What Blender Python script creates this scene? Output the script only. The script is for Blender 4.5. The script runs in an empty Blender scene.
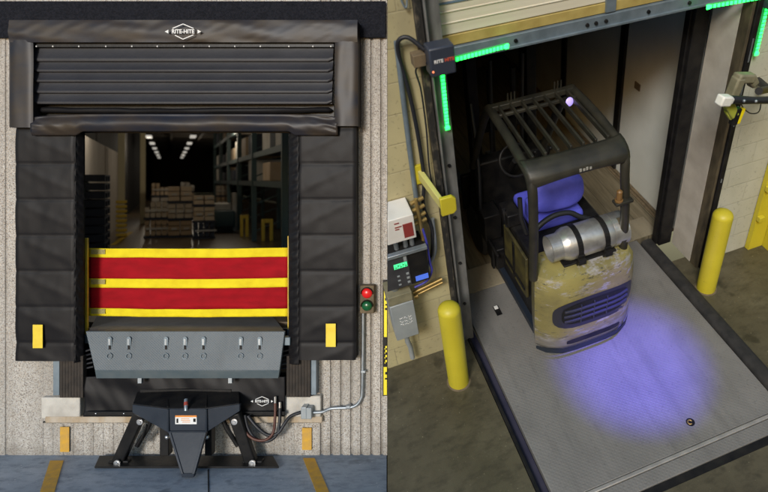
import bpy, bmesh, math, random
from mathutils import Vector, Matrix, noise

random.seed(7)
scene = bpy.context.scene
COL = scene.collection
F = 610.0            # focal length in pixels of the 768 px wide photograph
PX, PY = 480.0, 180.0
HC = 2.48            # eye height over the driveway
HR = 4.6             # eye height over the indoor floor

# ------------------------------------------------------------------ frames
# outdoor bay: x right, y away from the camera, z up.  The indoor bay has its
# own floor; TR carries its coordinates (X along wall, Y into trailer, Z up).
RC = Matrix(((0.9347169321, -0.3503123754, -0.0598790950),
             (-0.2572205668, -0.5505786019, -0.7941667225),
             (0.2452383266, 0.7577231967, -0.6047426894)))
C2L = Matrix(((1, 0, 0), (0, 0, 1), (0, -1, 0)))
ROT = C2L @ RC
TR = Matrix.Translation((0, 0, HC)) @ ROT.to_4x4() @ Matrix.Translation((0, 0, -HR))


def L(px, py, y):
    return Vector(((px - PX) * y / F, y, HC - (py - PY) * y / F))


def LX(px, y):
    return (px - PX) * y / F


def LZ(py, y):
    return HC - (py - PY) * y / F


def seam_x(Y, Z):
    """X of the indoor bay's cut side (where the two places meet) at depth Y, height Z."""
    # camera x = -0.1525 * camera forward
    k = -0.1516
    a = RC[0][0] - k * RC[2][0]
    b = RC[0][1] - k * RC[2][1]
    c = RC[0][2] - k * RC[2][2]
    return -(b * Y + c * (Z - HR)) / a


# ------------------------------------------------------------------ materials
def mat(name, col, rough=0.6, metal=0.0, col2=None, scale=8.0, bump=0.0, bscale=40.0,
        spec=0.5, detail=6.0, stretch=(1, 1, 1), emit=None, estr=0.0, lo=0.35, hi=0.65, rvar=0.0):
    m = bpy.data.materials.new(name)
    m.use_nodes = True
    nt = m.node_tree
    b = nt.nodes['Principled BSDF']
    b.inputs['Base Color'].default_value = (*col, 1)
    b.inputs['Roughness'].default_value = rough
    b.inputs['Metallic'].default_value = metal
    b.inputs['Specular IOR Level'].default_value = spec
    if emit:
        b.inputs['Emission Color'].default_value = (*emit, 1)
        b.inputs['Emission Strength'].default_value = estr
    tc = nt.nodes.new('ShaderNodeTexCoord')
    mp = nt.nodes.new('ShaderNodeMapping')
    mp.inputs['Scale'].default_value = stretch
    nt.links.new(tc.outputs['Object'], mp.inputs['Vector'])
    if col2:
        n = nt.nodes.new('ShaderNodeTexNoise')
        n.inputs['Scale'].default_value = scale
        n.inputs['Detail'].default_value = detail
        nt.links.new(mp.outputs['Vector'], n.inputs['Vector'])
        r = nt.nodes.new('ShaderNodeValToRGB')
        r.color_ramp.elements[0].position = lo
        r.color_ramp.elements[1].position = hi
        r.color_ramp.elements[0].color = (*col, 1)
        r.color_ramp.elements[1].color = (*col2, 1)
        nt.links.new(n.outputs['Fac'], r.inputs['Fac'])
        nt.links.new(r.outputs['Color'], b.inputs['Base Color'])
        if rvar:
            mr = nt.nodes.new('ShaderNodeMapRange')
            mr.inputs['To Min'].default_value = max(0.05, rough - rvar)
            mr.inputs['To Max'].default_value = min(1, rough + rvar)
            nt.links.new(n.outputs['Fac'], mr.inputs['Value'])
            nt.links.new(mr.outputs['Result'], b.inputs['Roughness'])
    if bump:
        n2 = nt.nodes.new('ShaderNodeTexNoise')
        n2.inputs['Scale'].default_value = bscale
        n2.inputs['Detail'].default_value = 5
        nt.links.new(mp.outputs['Vector'], n2.inputs['Vector'])
        bp = nt.nodes.new('ShaderNodeBump')
        bp.inputs['Strength'].default_value = bump
        bp.inputs['Distance'].default_value = 0.02
        nt.links.new(n2.outputs['Fac'], bp.inputs['Height'])
        nt.links.new(bp.outputs['Normal'], b.inputs['Normal'])
    m['x'] = 0
    del m['x']
    return m


def node(nt, t, **kw):
    n = nt.nodes.new(t)
    for k, v in kw.items():
        n.inputs[k].default_value = v
    return n


def ramp(nt, src, stops):
    r = nt.nodes.new('ShaderNodeValToRGB')
    e = r.color_ramp.elements
    while len(e) < len(stops):
        e.new(0.5)
    for i, (p, c) in enumerate(stops):
        e[i].position = p
        e[i].color = (*c, 1)
    nt.links.new(src, r.inputs['Fac'])
    return r.outputs['Color']


def mix(nt, fac, a, b, mode='MIX'):
    n = nt.nodes.new('ShaderNodeMix')
    n.data_type = 'RGBA'
    n.blend_type = mode
    for s, v in ((n.inputs[0], fac), (n.inputs[6], a), (n.inputs[7], b)):
        if isinstance(v, (int, float)):
            s.default_value = v
        elif isinstance(v, tuple):
            s.default_value = (*v, 1)
        else:
            nt.links.new(v, s)
    return n.outputs[2]


def bare(name, rough=0.6, metal=0.0, spec=0.5):
    m = bpy.data.materials.new(name)
    m.use_nodes = True
    nt = m.node_tree
    b = nt.nodes['Principled BSDF']
    b.inputs['Roughness'].default_value = rough
    b.inputs['Metallic'].default_value = metal
    b.inputs['Specular IOR Level'].default_value = spec
    tc = nt.nodes.new('ShaderNodeTexCoord')
    return m, nt, b, tc.outputs['Object']


def scaled(nt, src, s):
    mp = nt.nodes.new('ShaderNodeMapping')
    mp.inputs['Scale'].default_value = s
    nt.links.new(src, mp.inputs['Vector'])
    return mp.outputs['Vector']


def noise_f(nt, vec, scale, detail=6.0, rough=0.5):
    n = node(nt, 'ShaderNodeTexNoise', Scale=scale, Detail=detail, Roughness=rough)
    nt.links.new(vec, n.inputs['Vector'])
    return n.outputs['Fac']


def bump_to(nt, b, h, strength, dist=0.02):
    bp = nt.nodes.new('ShaderNodeBump')
    bp.inputs['Strength'].default_value = strength
    bp.inputs['Distance'].default_value = dist
    nt.links.new(h, bp.inputs['Height'])
    nt.links.new(bp.outputs['Normal'], b.inputs['Normal'])


def aggregate_mat():
    m, nt, b, v = bare('exposed_aggregate', 0.9, spec=0.25)
    vo = node(nt, 'ShaderNodeTexVoronoi', Scale=140.0)
    nt.links.new(v, vo.inputs['Vector'])
    sep = nt.nodes.new('ShaderNodeSeparateColor')
    nt.links.new(vo.outputs['Color'], sep.inputs['Color'])
    c = ramp(nt, sep.outputs[0], [(0.0, (0.20, 0.165, 0.135)), (0.16, (0.40, 0.355, 0.31)),
                                  (0.4, (0.58, 0.535, 0.47)), (0.75, (0.65, 0.61, 0.55)), (1.0, (0.76, 0.74, 0.70))])
    big = noise_f(nt, scaled(nt, v, (1, 1, 0.35)), 2.2)
    c2 = mix(nt, ramp(nt, big, [(0.35, (0, 0, 0)), (0.7, (0.55, 0.55, 0.55))]), c, (0.33, 0.305, 0.27))
    st = noise_f(nt, scaled(nt, v, (7.0, 1.0, 0.35)), 1.6, 8.0, 0.6)
    c2 = mix(nt, ramp(nt, st, [(0.52, (0, 0, 0)), (0.72, (0.5, 0.5, 0.5))]), c2, (0.27, 0.235, 0.195))
    sz = nt.nodes.new('ShaderNodeSeparateXYZ')
    nt.links.new(v, sz.inputs[0])
    lo_n = nt.nodes.new('ShaderNodeMath')
    lo_n.operation = 'MULTIPLY_ADD'
    nt.links.new(noise_f(nt, scaled(nt, v, (4, 1, 2)), 2.0, 8.0), lo_n.inputs[0])
    lo_n.inputs[1].default_value = 0.5
    nt.links.new(sz.outputs['Z'], lo_n.inputs[2])
    c2 = mix(nt, ramp(nt, lo_n.outputs[0], [(0.22, (0.5, 0.5, 0.5)), (0.42, (0, 0, 0))]), c2, (0.22, 0.19, 0.155))
    nt.links.new(c2, b.inputs['Base Color'])
    bump_to(nt, b, vo.outputs['Distance'], 0.6, 0.012)
    return m


def blocks_mat(name, base, stain, grout):
    m, nt, b, v = bare(name, 0.55)
    sx = nt.nodes.new('ShaderNodeSeparateXYZ')
    nt.links.new(v, sx.inputs[0])
    cx = nt.nodes.new('ShaderNodeCombineXYZ')
    nt.links.new(sx.outputs['X'], cx.inputs['X'])
    nt.links.new(sx.outputs['Z'], cx.inputs['Y'])
    br = node(nt, 'ShaderNodeTexBrick', Scale=1.0)
    br.inputs['Mortar Size'].default_value = 0.006
    br.inputs['Mortar Smooth'].default_value = 0.4
    br.inputs['Brick Width'].default_value = 0.46
    br.inputs['Row Height'].default_value = 0.23
    br.inputs['Color1'].default_value = (*base, 1)
    br.inputs['Color2'].default_value = (*[c * 0.95 for c in base], 1)
    br.inputs['Mortar'].default_value = (*grout, 1)
    nt.links.new(cx.outputs[0], br.inputs['Vector'])
    n = noise_f(nt, scaled(nt, v, (1.0, 1.0, 0.6)), 3.0, 8.0)
    c = mix(nt, ramp(nt, n, [(0.42, (0, 0, 0)), (0.75, (0.9, 0.9, 0.9))]), br.outputs['Color'], stain)
    n3 = noise_f(nt, v, 38.0, 3.45)
    c = mix(nt, ramp(nt, n3, [(0.62, (0, 0, 0)), (0.72, (0.45, 0.45, 0.45))]), c, tuple(x * 0.45 for x in stain))
    nt.links.new(c, b.inputs['Base Color'])
    inv = nt.nodes.new('ShaderNodeMath')
    inv.operation = 'SUBTRACT'
    inv.inputs[0].default_value = 1.0
    nt.links.new(br.outputs['Fac'], inv.inputs[1])
    bump_to(nt, b, inv.outputs[0], 0.5, 0.006)
    return m


def tread_mat(name, base, base2, rough, metal, scale):
    """checker plate: small raised diamonds"""
    m, nt, b, v = bare(name, rough, metal)
    n = noise_f(nt, v, 2.6, 7.0)
    c = ramp(nt, n, [(0.3, base), (0.7, base2)])
    n2 = noise_f(nt, scaled(nt, v, (1, 0.25, 1)), 14.0, 5.0)
    c = mix(nt, ramp(nt, n2, [(0.62, (0, 0, 0)), (0.8, (0.35, 0.35, 0.35))]), c, tuple(x * 0.5 for x in base))
    nt.links.new(c, b.inputs['Base Color'])
    tr_n = noise_f(nt, scaled(nt, v, (3.2, 0.35, 1)), 1.7, 7.0, 0.6)
    c = mix(nt, ramp(nt, tr_n, [(0.52, (0, 0, 0)), (0.74, (0.35, 0.35, 0.35))]), c, tuple(x * 0.55 for x in base))
    spk = noise_f(nt, v, 48.0, 3.0)
    c = mix(nt, ramp(nt, spk, [(0.62, (0, 0, 0)), (0.7, (0.35, 0.35, 0.35))]), c, tuple(x * 0.6 for x in base))
    nt.links.new(c, b.inputs['Base Color'])
    w1 = node(nt, 'ShaderNodeTexWave', Scale=scale)
    w1.bands_direction = 'DIAGONAL'
    nt.links.new(scaled(nt, v, (1, 1, 1)), w1.inputs['Vector'])
    w2 = node(nt, 'ShaderNodeTexWave', Scale=scale)
    w2.bands_direction = 'DIAGONAL'
    nt.links.new(scaled(nt, v, (-1, 1, 1)), w2.inputs['Vector'])
    mu = nt.nodes.new('ShaderNodeMath')
    mu.operation = 'MULTIPLY'
    nt.links.new(w1.outputs['Fac'], mu.inputs[0])
    nt.links.new(w2.outputs['Fac'], mu.inputs[1])
    bump_to(nt, b, mu.outputs[0], 0.32, 0.004)
    return m


def concrete_floor_mat(name, c1, c2, c3, rough):
    m, nt, b, v = bare(name, rough)
    n = noise_f(nt, v, 1.3, 10.0, 0.65)
    c = ramp(nt, n, [(0.3, c1), (0.55, c2), (0.75, c3)])
    n2 = noise_f(nt, scaled(nt, v, (1, 2.0, 1)), 6.0, 8.0, 0.7)
    c = mix(nt, ramp(nt, n2, [(0.48, (0, 0, 0)), (0.72, (0.75, 0.75, 0.75))]), c, tuple(x * 0.55 for x in c1))
    n3 = noise_f(nt, v, 55.0, 2.0)
    c = mix(nt, ramp(nt, n3, [(0.70, (0, 0, 0)), (0.74, (0.5, 0.5, 0.5))]), c, tuple(min(1, x * 2.2) for x in c3))
    n5 = noise_f(nt, v, 4.2, 3.0, 0.4)
    c = mix(nt, ramp(nt, n5, [(0.64, (0, 0, 0)), (0.70, (0.6, 0.6, 0.6))]), c, tuple(x * 0.4 for x in c1))
    nt.links.new(c, b.inputs['Base Color'])
    mr = nt.nodes.new('ShaderNodeMapRange')
    mr.inputs['To Min'].default_value = rough - 0.12
    mr.inputs['To Max'].default_value = rough + 0.2
    nt.links.new(n2, mr.inputs['Value'])
    nt.links.new(mr.outputs['Result'], b.inputs['Roughness'])
    bump_to(nt, b, noise_f(nt, v, 90.0, 3.45), 0.12, 0.01)
    return m


def scuffed_mat(name, base, dark, scuff, heavy=True):
    m, nt, b, v = bare(name, 0.45)
    n = noise_f(nt, v, 3.0, 6.0)
    c = ramp(nt, n, [(0.35, base), (0.7, dark)])
    s1 = noise_f(nt, scaled(nt, v, (1.6, 1.6, 4.5)), 3.0, 10.0, 0.75)
    if heavy:
        zz = nt.nodes.new('ShaderNodeSeparateXYZ')
        nt.links.new(v, zz.inputs[0])
        band = ramp(nt, zz.outputs['Z'], [(0.12, (0.17, 0.17, 0.17)), (0.36, (0.12, 0.12, 0.12)), (0.5, (0.035, 0.035, 0.035)), (0.80, (0.045, 0.045, 0.045)), (0.93, (0.085, 0.085, 0.085))])
        ad = nt.nodes.new('ShaderNodeMath')
        ad.operation = 'ADD'
        nt.links.new(s1, ad.inputs[0])
        nt.links.new(band, ad.inputs[1])
        s1 = ad.outputs[0]
    c = mix(nt, ramp(nt, s1, [(0.60, (0, 0, 0)), (0.68, (0.85, 0.85, 0.85))]), c, scuff)
    s2 = noise_f(nt, scaled(nt, v, (3.0, 3.0, 12.0)), 3.0, 9.0, 0.78)
    c = mix(nt, ramp(nt, s2, [(0.57 if heavy else 0.63, (0, 0, 0)), (0.63 if heavy else 0.67, (1, 1, 1))]), c, (0.05, 0.05, 0.05) if heavy else (0.2, 0.16, 0.03))
    if heavy:
        # grime and bare metal rubbed along the lower edge
        szz = nt.nodes.new('ShaderNodeSeparateXYZ')
        nt.links.new(v, szz.inputs[0])
        lw = nt.nodes.new('ShaderNodeMath')
        lw.operation = 'MULTIPLY_ADD'
        nt.links.new(noise_f(nt, scaled(nt, v, (2, 2, 6)), 3.0, 9.0, 0.75), lw.inputs[0])
        lw.inputs[1].default_value = -0.55
        nt.links.new(szz.outputs['Z'], lw.inputs[2])
        c = mix(nt, ramp(nt, lw.outputs[0], [(0.0, (0.85, 0.85, 0.85)), (0.12, (0, 0, 0))]), c, (0.19, 0.18, 0.17))
        s3 = noise_f(nt, v, 2.2, 10.0, 0.7)
        c = mix(nt, ramp(nt, s3, [(0.48, (0, 0, 0)), (0.78, (0.6, 0.6, 0.6))]), c, (0.09, 0.075, 0.035))
    nt.links.new(c, b.inputs['Base Color'])
    bump_to(nt, b, s1, 0.25, 0.01)
    return m


def planks_mat():
    m, nt, b, v = bare('trailer_planks', 0.6)
    w = node(nt, 'ShaderNodeTexWave', Scale=1.6, Distortion=0.0)
    w.bands_direction = 'X'
    w.wave_profile = 'SAW'
    nt.links.new(v, w.inputs['Vector'])
    n = noise_f(nt, scaled(nt, v, (9, 0.7, 1)), 3.0, 8.0, 0.65)
    c = ramp(nt, n, [(0.25, (0.085, 0.070, 0.042)), (0.55, (0.18, 0.150, 0.095)), (0.8, (0.27, 0.235, 0.165))])
    c = mix(nt, ramp(nt, w.outputs['Fac'], [(0.0, (1, 1, 1)), (0.06, (0, 0, 0)), (1, (0, 0, 0))]), c, (0.03, 0.022, 0.012))
    nt.links.new(c, b.inputs['Base Color'])
    bump_to(nt, b, n, 0.2, 0.01)
    return m


M = {}
M['aggregate'] = aggregate_mat()
M['vinyl'] = mat('black_vinyl', (0.0065, 0.0064, 0.0080), 0.5, col2=(0.010, 0.0095, 0.0105), scale=3.0, bump=0.06, bscale=9, spec=0.2)
M['vinyl_hood'] = mat('hood_vinyl', (0.015, 0.017, 0.026), 0.42, col2=(0.038, 0.028, 0.019), scale=3.0, bump=0.06, bscale=5, spec=0.28,  # blue and brown reflections hinted at in the vinyl's own colour
                      stretch=(1, 1, 2.0))
M['slat'] = mat('curtain_slat', (0.015, 0.015, 0.019), 0.5, col2=(0.021, 0.021, 0.026), scale=4.0, bump=0.06, bscale=20, spec=0.35)
M['felt'] = mat('black_felt', (0.009, 0.010, 0.014), 0.95, col2=(0.018, 0.019, 0.026), scale=60, bump=0.6, bscale=140, spec=0.2)
M['black'] = mat('black_paint', (0.008, 0.008, 0.009), 0.4, col2=(0.018, 0.017, 0.016), scale=9, bump=0.05, spec=0.22)
M['rubber'] = mat('brown_black_rubber', (0.022, 0.017, 0.013), 0.8, col2=(0.045, 0.034, 0.025), scale=12, bump=0.3, bscale=30)
M['rubber_black'] = mat('tyre_rubber', (0.012, 0.012, 0.012), 0.8, col2=(0.03, 0.028, 0.026), scale=10, bump=0.2)
M['marker'] = mat('yellow_marker', (0.86, 0.66, 0.035), 0.5, col2=(0.8, 0.58, 0.03), scale=14)
M['strap'] = mat('yellow_webbing', (0.86, 0.72, 0.02), 0.7, col2=(0.74, 0.58, 0.015), scale=6, spec=0.15, bump=0.1, bscale=160)
M['red_fabric'] = mat('red_mesh_fabric', (0.36, 0.006, 0.013), 0.75, col2=(0.27, 0.005, 0.010), scale=5, spec=0.12, bump=0.15, bscale=120, stretch=(1, 1, 3))
M['label_grey'] = mat('printed_label', (0.42, 0.36, 0.10), 0.6, col2=(0.22, 0.19, 0.07), scale=60, stretch=(1, 1, 3))
M['post_yellow'] = mat('barrier_post_yellow', (0.66, 0.46, 0.03), 0.45, col2=(0.5, 0.33, 0.03), scale=10)
M['lip'] = tread_mat('lip_checker_plate', (0.075, 0.098, 0.115), (0.105, 0.128, 0.145), 0.5, 0.0, 26.0)
M['lip_flat'] = mat('lip_smooth_steel', (0.085, 0.115, 0.13), 0.45, 0.0, col2=(0.115, 0.14, 0.15), scale=7)
M['deck_dark'] = mat('leveler_deck', (0.085, 0.084, 0.082), 0.6, 0.0, col2=(0.125, 0.123, 0.12), scale=5, bump=0.1)
M['steel'] = mat('galvanised_steel', (0.42, 0.46, 0.49), 0.42, 0.7, col2=(0.30, 0.34, 0.37), scale=12)
M['steel_blue'] = mat('blue_grey_steel', (0.20, 0.25, 0.29), 0.5, 0.35, col2=(0.14, 0.18, 0.21), scale=9)
M['grey_box'] = mat('grey_enamel_box', (0.33, 0.36, 0.37), 0.45, 0.1, col2=(0.28, 0.31, 0.32), scale=7)
M['bluegrey'] = mat('restraint_blue_grey', (0.021, 0.028, 0.040), 0.42, 0.0, spec=0.22, col2=(0.031, 0.039, 0.052), scale=5, bump=0.03)
M['concrete'] = mat('ledge_concrete', (0.44, 0.41, 0.36), 0.85, col2=(0.60, 0.57, 0.51), scale=7, bump=0.3, bscale=50)
M['concrete_stain'] = mat('stained_concrete', (0.40, 0.30, 0.19), 0.9, col2=(0.52, 0.45, 0.36), scale=9, bump=0.4, bscale=50, stretch=(1, 1, 0.4))
M['drive'] = concrete_floor_mat('driveway_concrete', (0.20, 0.25, 0.31), (0.33, 0.385, 0.45), (0.50, 0.54, 0.585), 0.55)
M['line'] = mat('worn_orange_paint', (0.66, 0.36, 0.025), 0.6, col2=(0.50, 0.29, 0.06), scale=16, bump=0.1)
M['white_print'] = mat('white_print', (0.80, 0.80, 0.78), 0.6)
M['chrome'] = mat('bright_bolt', (0.72, 0.72, 0.72), 0.25, 0.9)
M['red_lens'] = mat('red_signal_lens', (0.5, 0.01, 0.01), 0.25, emit=(1.0, 0.03, 0.03), estr=0.22)
M['green_lens'] = mat('green_signal_lens', (0.01, 0.10, 0.035), 0.2)
M['hose'] = mat('black_hose', (0.015, 0.016, 0.02), 0.5)
M['hose_brown'] = mat('brown_hose', (0.10, 0.035, 0.022), 0.5)
M['sign_yellow'] = mat('sign_yellow', (0.86, 0.72, 0.01), 0.5)
M['orange'] = mat('orange_print', (0.75, 0.26, 0.04), 0.6)
# interior hall
M['hall_floor'] = mat('hall_floor', (0.14, 0.09, 0.05), 0.3, col2=(0.20, 0.145, 0.09), scale=1.2)
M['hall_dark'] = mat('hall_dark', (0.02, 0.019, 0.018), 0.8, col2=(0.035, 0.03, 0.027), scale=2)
M['hall_roof'] = mat('hall_roof', (0.20, 0.15, 0.10), 0.8, col2=(0.13, 0.10, 0.07), scale=2)
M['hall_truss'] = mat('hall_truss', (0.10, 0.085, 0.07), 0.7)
M['hall_wall'] = mat('hall_wall', (0.55, 0.50, 0.44), 0.8, col2=(0.47, 0.42, 0.36), scale=1.0)
M['hall_col'] = mat('hall_column', (0.55, 0.48, 0.30), 0.7)
M['carton'] = mat('carton', (0.48, 0.35, 0.22), 0.85, col2=(0.60, 0.48, 0.34), scale=2.5)
M['pallet'] = mat('dark_pallet', (0.03, 0.035, 0.05), 0.8)
M['rack'] = mat('rack_steel', (0.05, 0.085, 0.085), 0.55)
M['guard_y'] = mat('rack_guard_yellow', (0.62, 0.42, 0.04), 0.6)
M['lamp'] = mat('hall_lamp', (0.9, 0.9, 0.9), 0.5, emit=(1.0, 0.93, 0.82), estr=0.45)
M['white_goods'] = mat('pale_goods', (0.55, 0.52, 0.46), 0.7, col2=(0.42, 0.38, 0.32), scale=3)
# indoor bay
M['jamb_black'] = mat('flaking_black', (0.018, 0.017, 0.015), 0.7, col2=(0.10, 0.085, 0.06), scale=26, bump=0.4, lo=.52, hi=.72, stretch=(1, 1, .5))
M['track_steel'] = mat('dirty_track_steel', (0.115, 0.118, 0.112), 0.55, 0.2, col2=(0.20, 0.20, 0.19), scale=14, bump=0.1, stretch=(1, 1, .35))
M['floor_in'] = concrete_floor_mat('brown_concrete', (0.050, 0.043, 0.025), (0.092, 0.081, 0.050), (0.15, 0.133, 0.085), 0.36)
M['block_l'] = blocks_mat('cream_block', (0.50, 0.445, 0.25), (0.34, 0.30, 0.18), (0.42, 0.37, 0.22))
M['block_r'] = blocks_mat('pale_block', (0.50, 0.50, 0.42), (0.38, 0.38, 0.30), (0.43, 0.43, 0.36))
M['deck'] = tread_mat('dock_plate', (0.165, 0.16, 0.15), (0.215, 0.208, 0.195), 0.5, 0.1, 17.0)
M['deck_edge'] = mat('plate_bright_edge', (0.42, 0.40, 0.37), 0.4, 0.4, col2=(0.3, 0.29, 0.27), scale=8)
M['lip_tread'] = tread_mat('lip_tread', (0.22, 0.19, 0.13), (0.30, 0.26, 0.18), 0.6, 0.1, 10.0)
M['bollard'] = scuffed_mat('bollard_yellow', (0.56, 0.48, 0.03), (0.50, 0.42, 0.025), (0.50, 0.42, 0.04), False)
M['planks'] = planks_mat()
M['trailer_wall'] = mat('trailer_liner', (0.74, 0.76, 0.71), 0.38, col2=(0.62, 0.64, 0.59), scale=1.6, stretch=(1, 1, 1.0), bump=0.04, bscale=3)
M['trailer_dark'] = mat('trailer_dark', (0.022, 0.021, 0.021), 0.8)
M['white_steel'] = mat('white_steel', (0.55, 0.52, 0.45), 0.5, col2=(0.44, 0.41, 0.35), scale=5)
M['rust'] = mat('rusty_angle', (0.10, 0.075, 0.045), 0.8, col2=(0.17, 0.125, 0.07), scale=14, stretch=(1, 1, 0.3))
M['door_panel'] = mat('door_cream', (0.60, 0.56, 0.43), 0.4, col2=(0.70, 0.66, 0.53), scale=2.0, stretch=(0.3, 1, 6))
M['door_yellow'] = mat('door_bottom_yellow', (0.46, 0.36, 0.12), 0.5, col2=(0.36, 0.27, 0.08), scale=8)
M['blue_line'] = mat('blue_grey_seam', (0.13, 0.19, 0.25), 0.5)
M['led'] = mat('green_led', (0.1, 0.9, 0.4), 0.4, emit=(0.006, 1.0, 0.035), estr=11.0)
M['led_glow'] = mat('led_base', (0.04, 0.20, 0.09), 0.5, emit=(0.015, 0.45, 0.08), estr=0.6)  # backing bar given a dim green glow of its own
M['fork_yellow'] = scuffed_mat('scuffed_yellow', (0.29, 0.25, 0.085), (0.16, 0.14, 0.06), (0.36, 0.35, 0.36))
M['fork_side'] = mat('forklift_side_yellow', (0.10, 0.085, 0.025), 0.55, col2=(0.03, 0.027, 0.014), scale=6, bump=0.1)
M['guard'] = mat('olive_black_guard', (0.017, 0.016, 0.012), 0.5, col2=(0.034, 0.031, 0.021), scale=7, bump=0.05)
M['blue_seat'] = mat('blue_cover', (0.085, 0.095, 0.58), 0.6, col2=(0.11, 0.12, 0.68), scale=8, bump=0.2, bscale=20)
M['tank'] = mat('aluminium_tank', (0.62, 0.62, 0.60), 0.38, 0.75, col2=(0.40, 0.39, 0.37), scale=9, bump=0.1, bscale=25)
M['tank_dark'] = mat('tank_recess', (0.22, 0.22, 0.22), 0.5, 0.6)
M['amber'] = mat('amber_lens', (0.20, 0.11, 0.035), 0.45)
M['spot_lens'] = mat('violet_spot_lens', (0.5, 0.4, 0.9), 0.3, emit=(0.42, 0.32, 1.0), estr=0.75)
M['white_box'] = mat('white_enamel', (0.72, 0.70, 0.66), 0.4, col2=(0.62, 0.60, 0.55), scale=6)
M['maroon'] = mat('maroon_label', (0.24, 0.035, 0.03), 0.5)
M['screen_green'] = mat('green_digits', (0.1, 0.8, 0.4), 0.4, emit=(0.05, 0.9, 0.25), estr=1.1)
M['screen_blue'] = mat('blue_backlit_label', (0.06, 0.12, 0.5), 0.4, emit=(0.08, 0.2, 0.9), estr=0.5)
M['dark_panel'] = mat('dark_keypad', (0.05, 0.05, 0.055), 0.4, col2=(0.035, 0.035, 0.04), scale=8)
M['dark_box'] = mat('dark_blue_box', (0.035, 0.042, 0.06), 0.4)
M['arm_dark'] = mat('dark_arm', (0.014, 0.014, 0.016), 0.5)
M['brass'] = mat('brassy_fittings', (0.40, 0.28, 0.10), 0.4, 0.6)
M['lime'] = mat('lime_shell', (0.34, 0.38, 0.05), 0.45)
M['cable_blue'] = mat('blue_cable', (0.05, 0.05, 0.35), 0.5)
M['olive_box'] = mat('weathered_box', (0.17, 0.16, 0.10), 0.6, col2=(0.24, 0.22, 0.14), scale=12)


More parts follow.
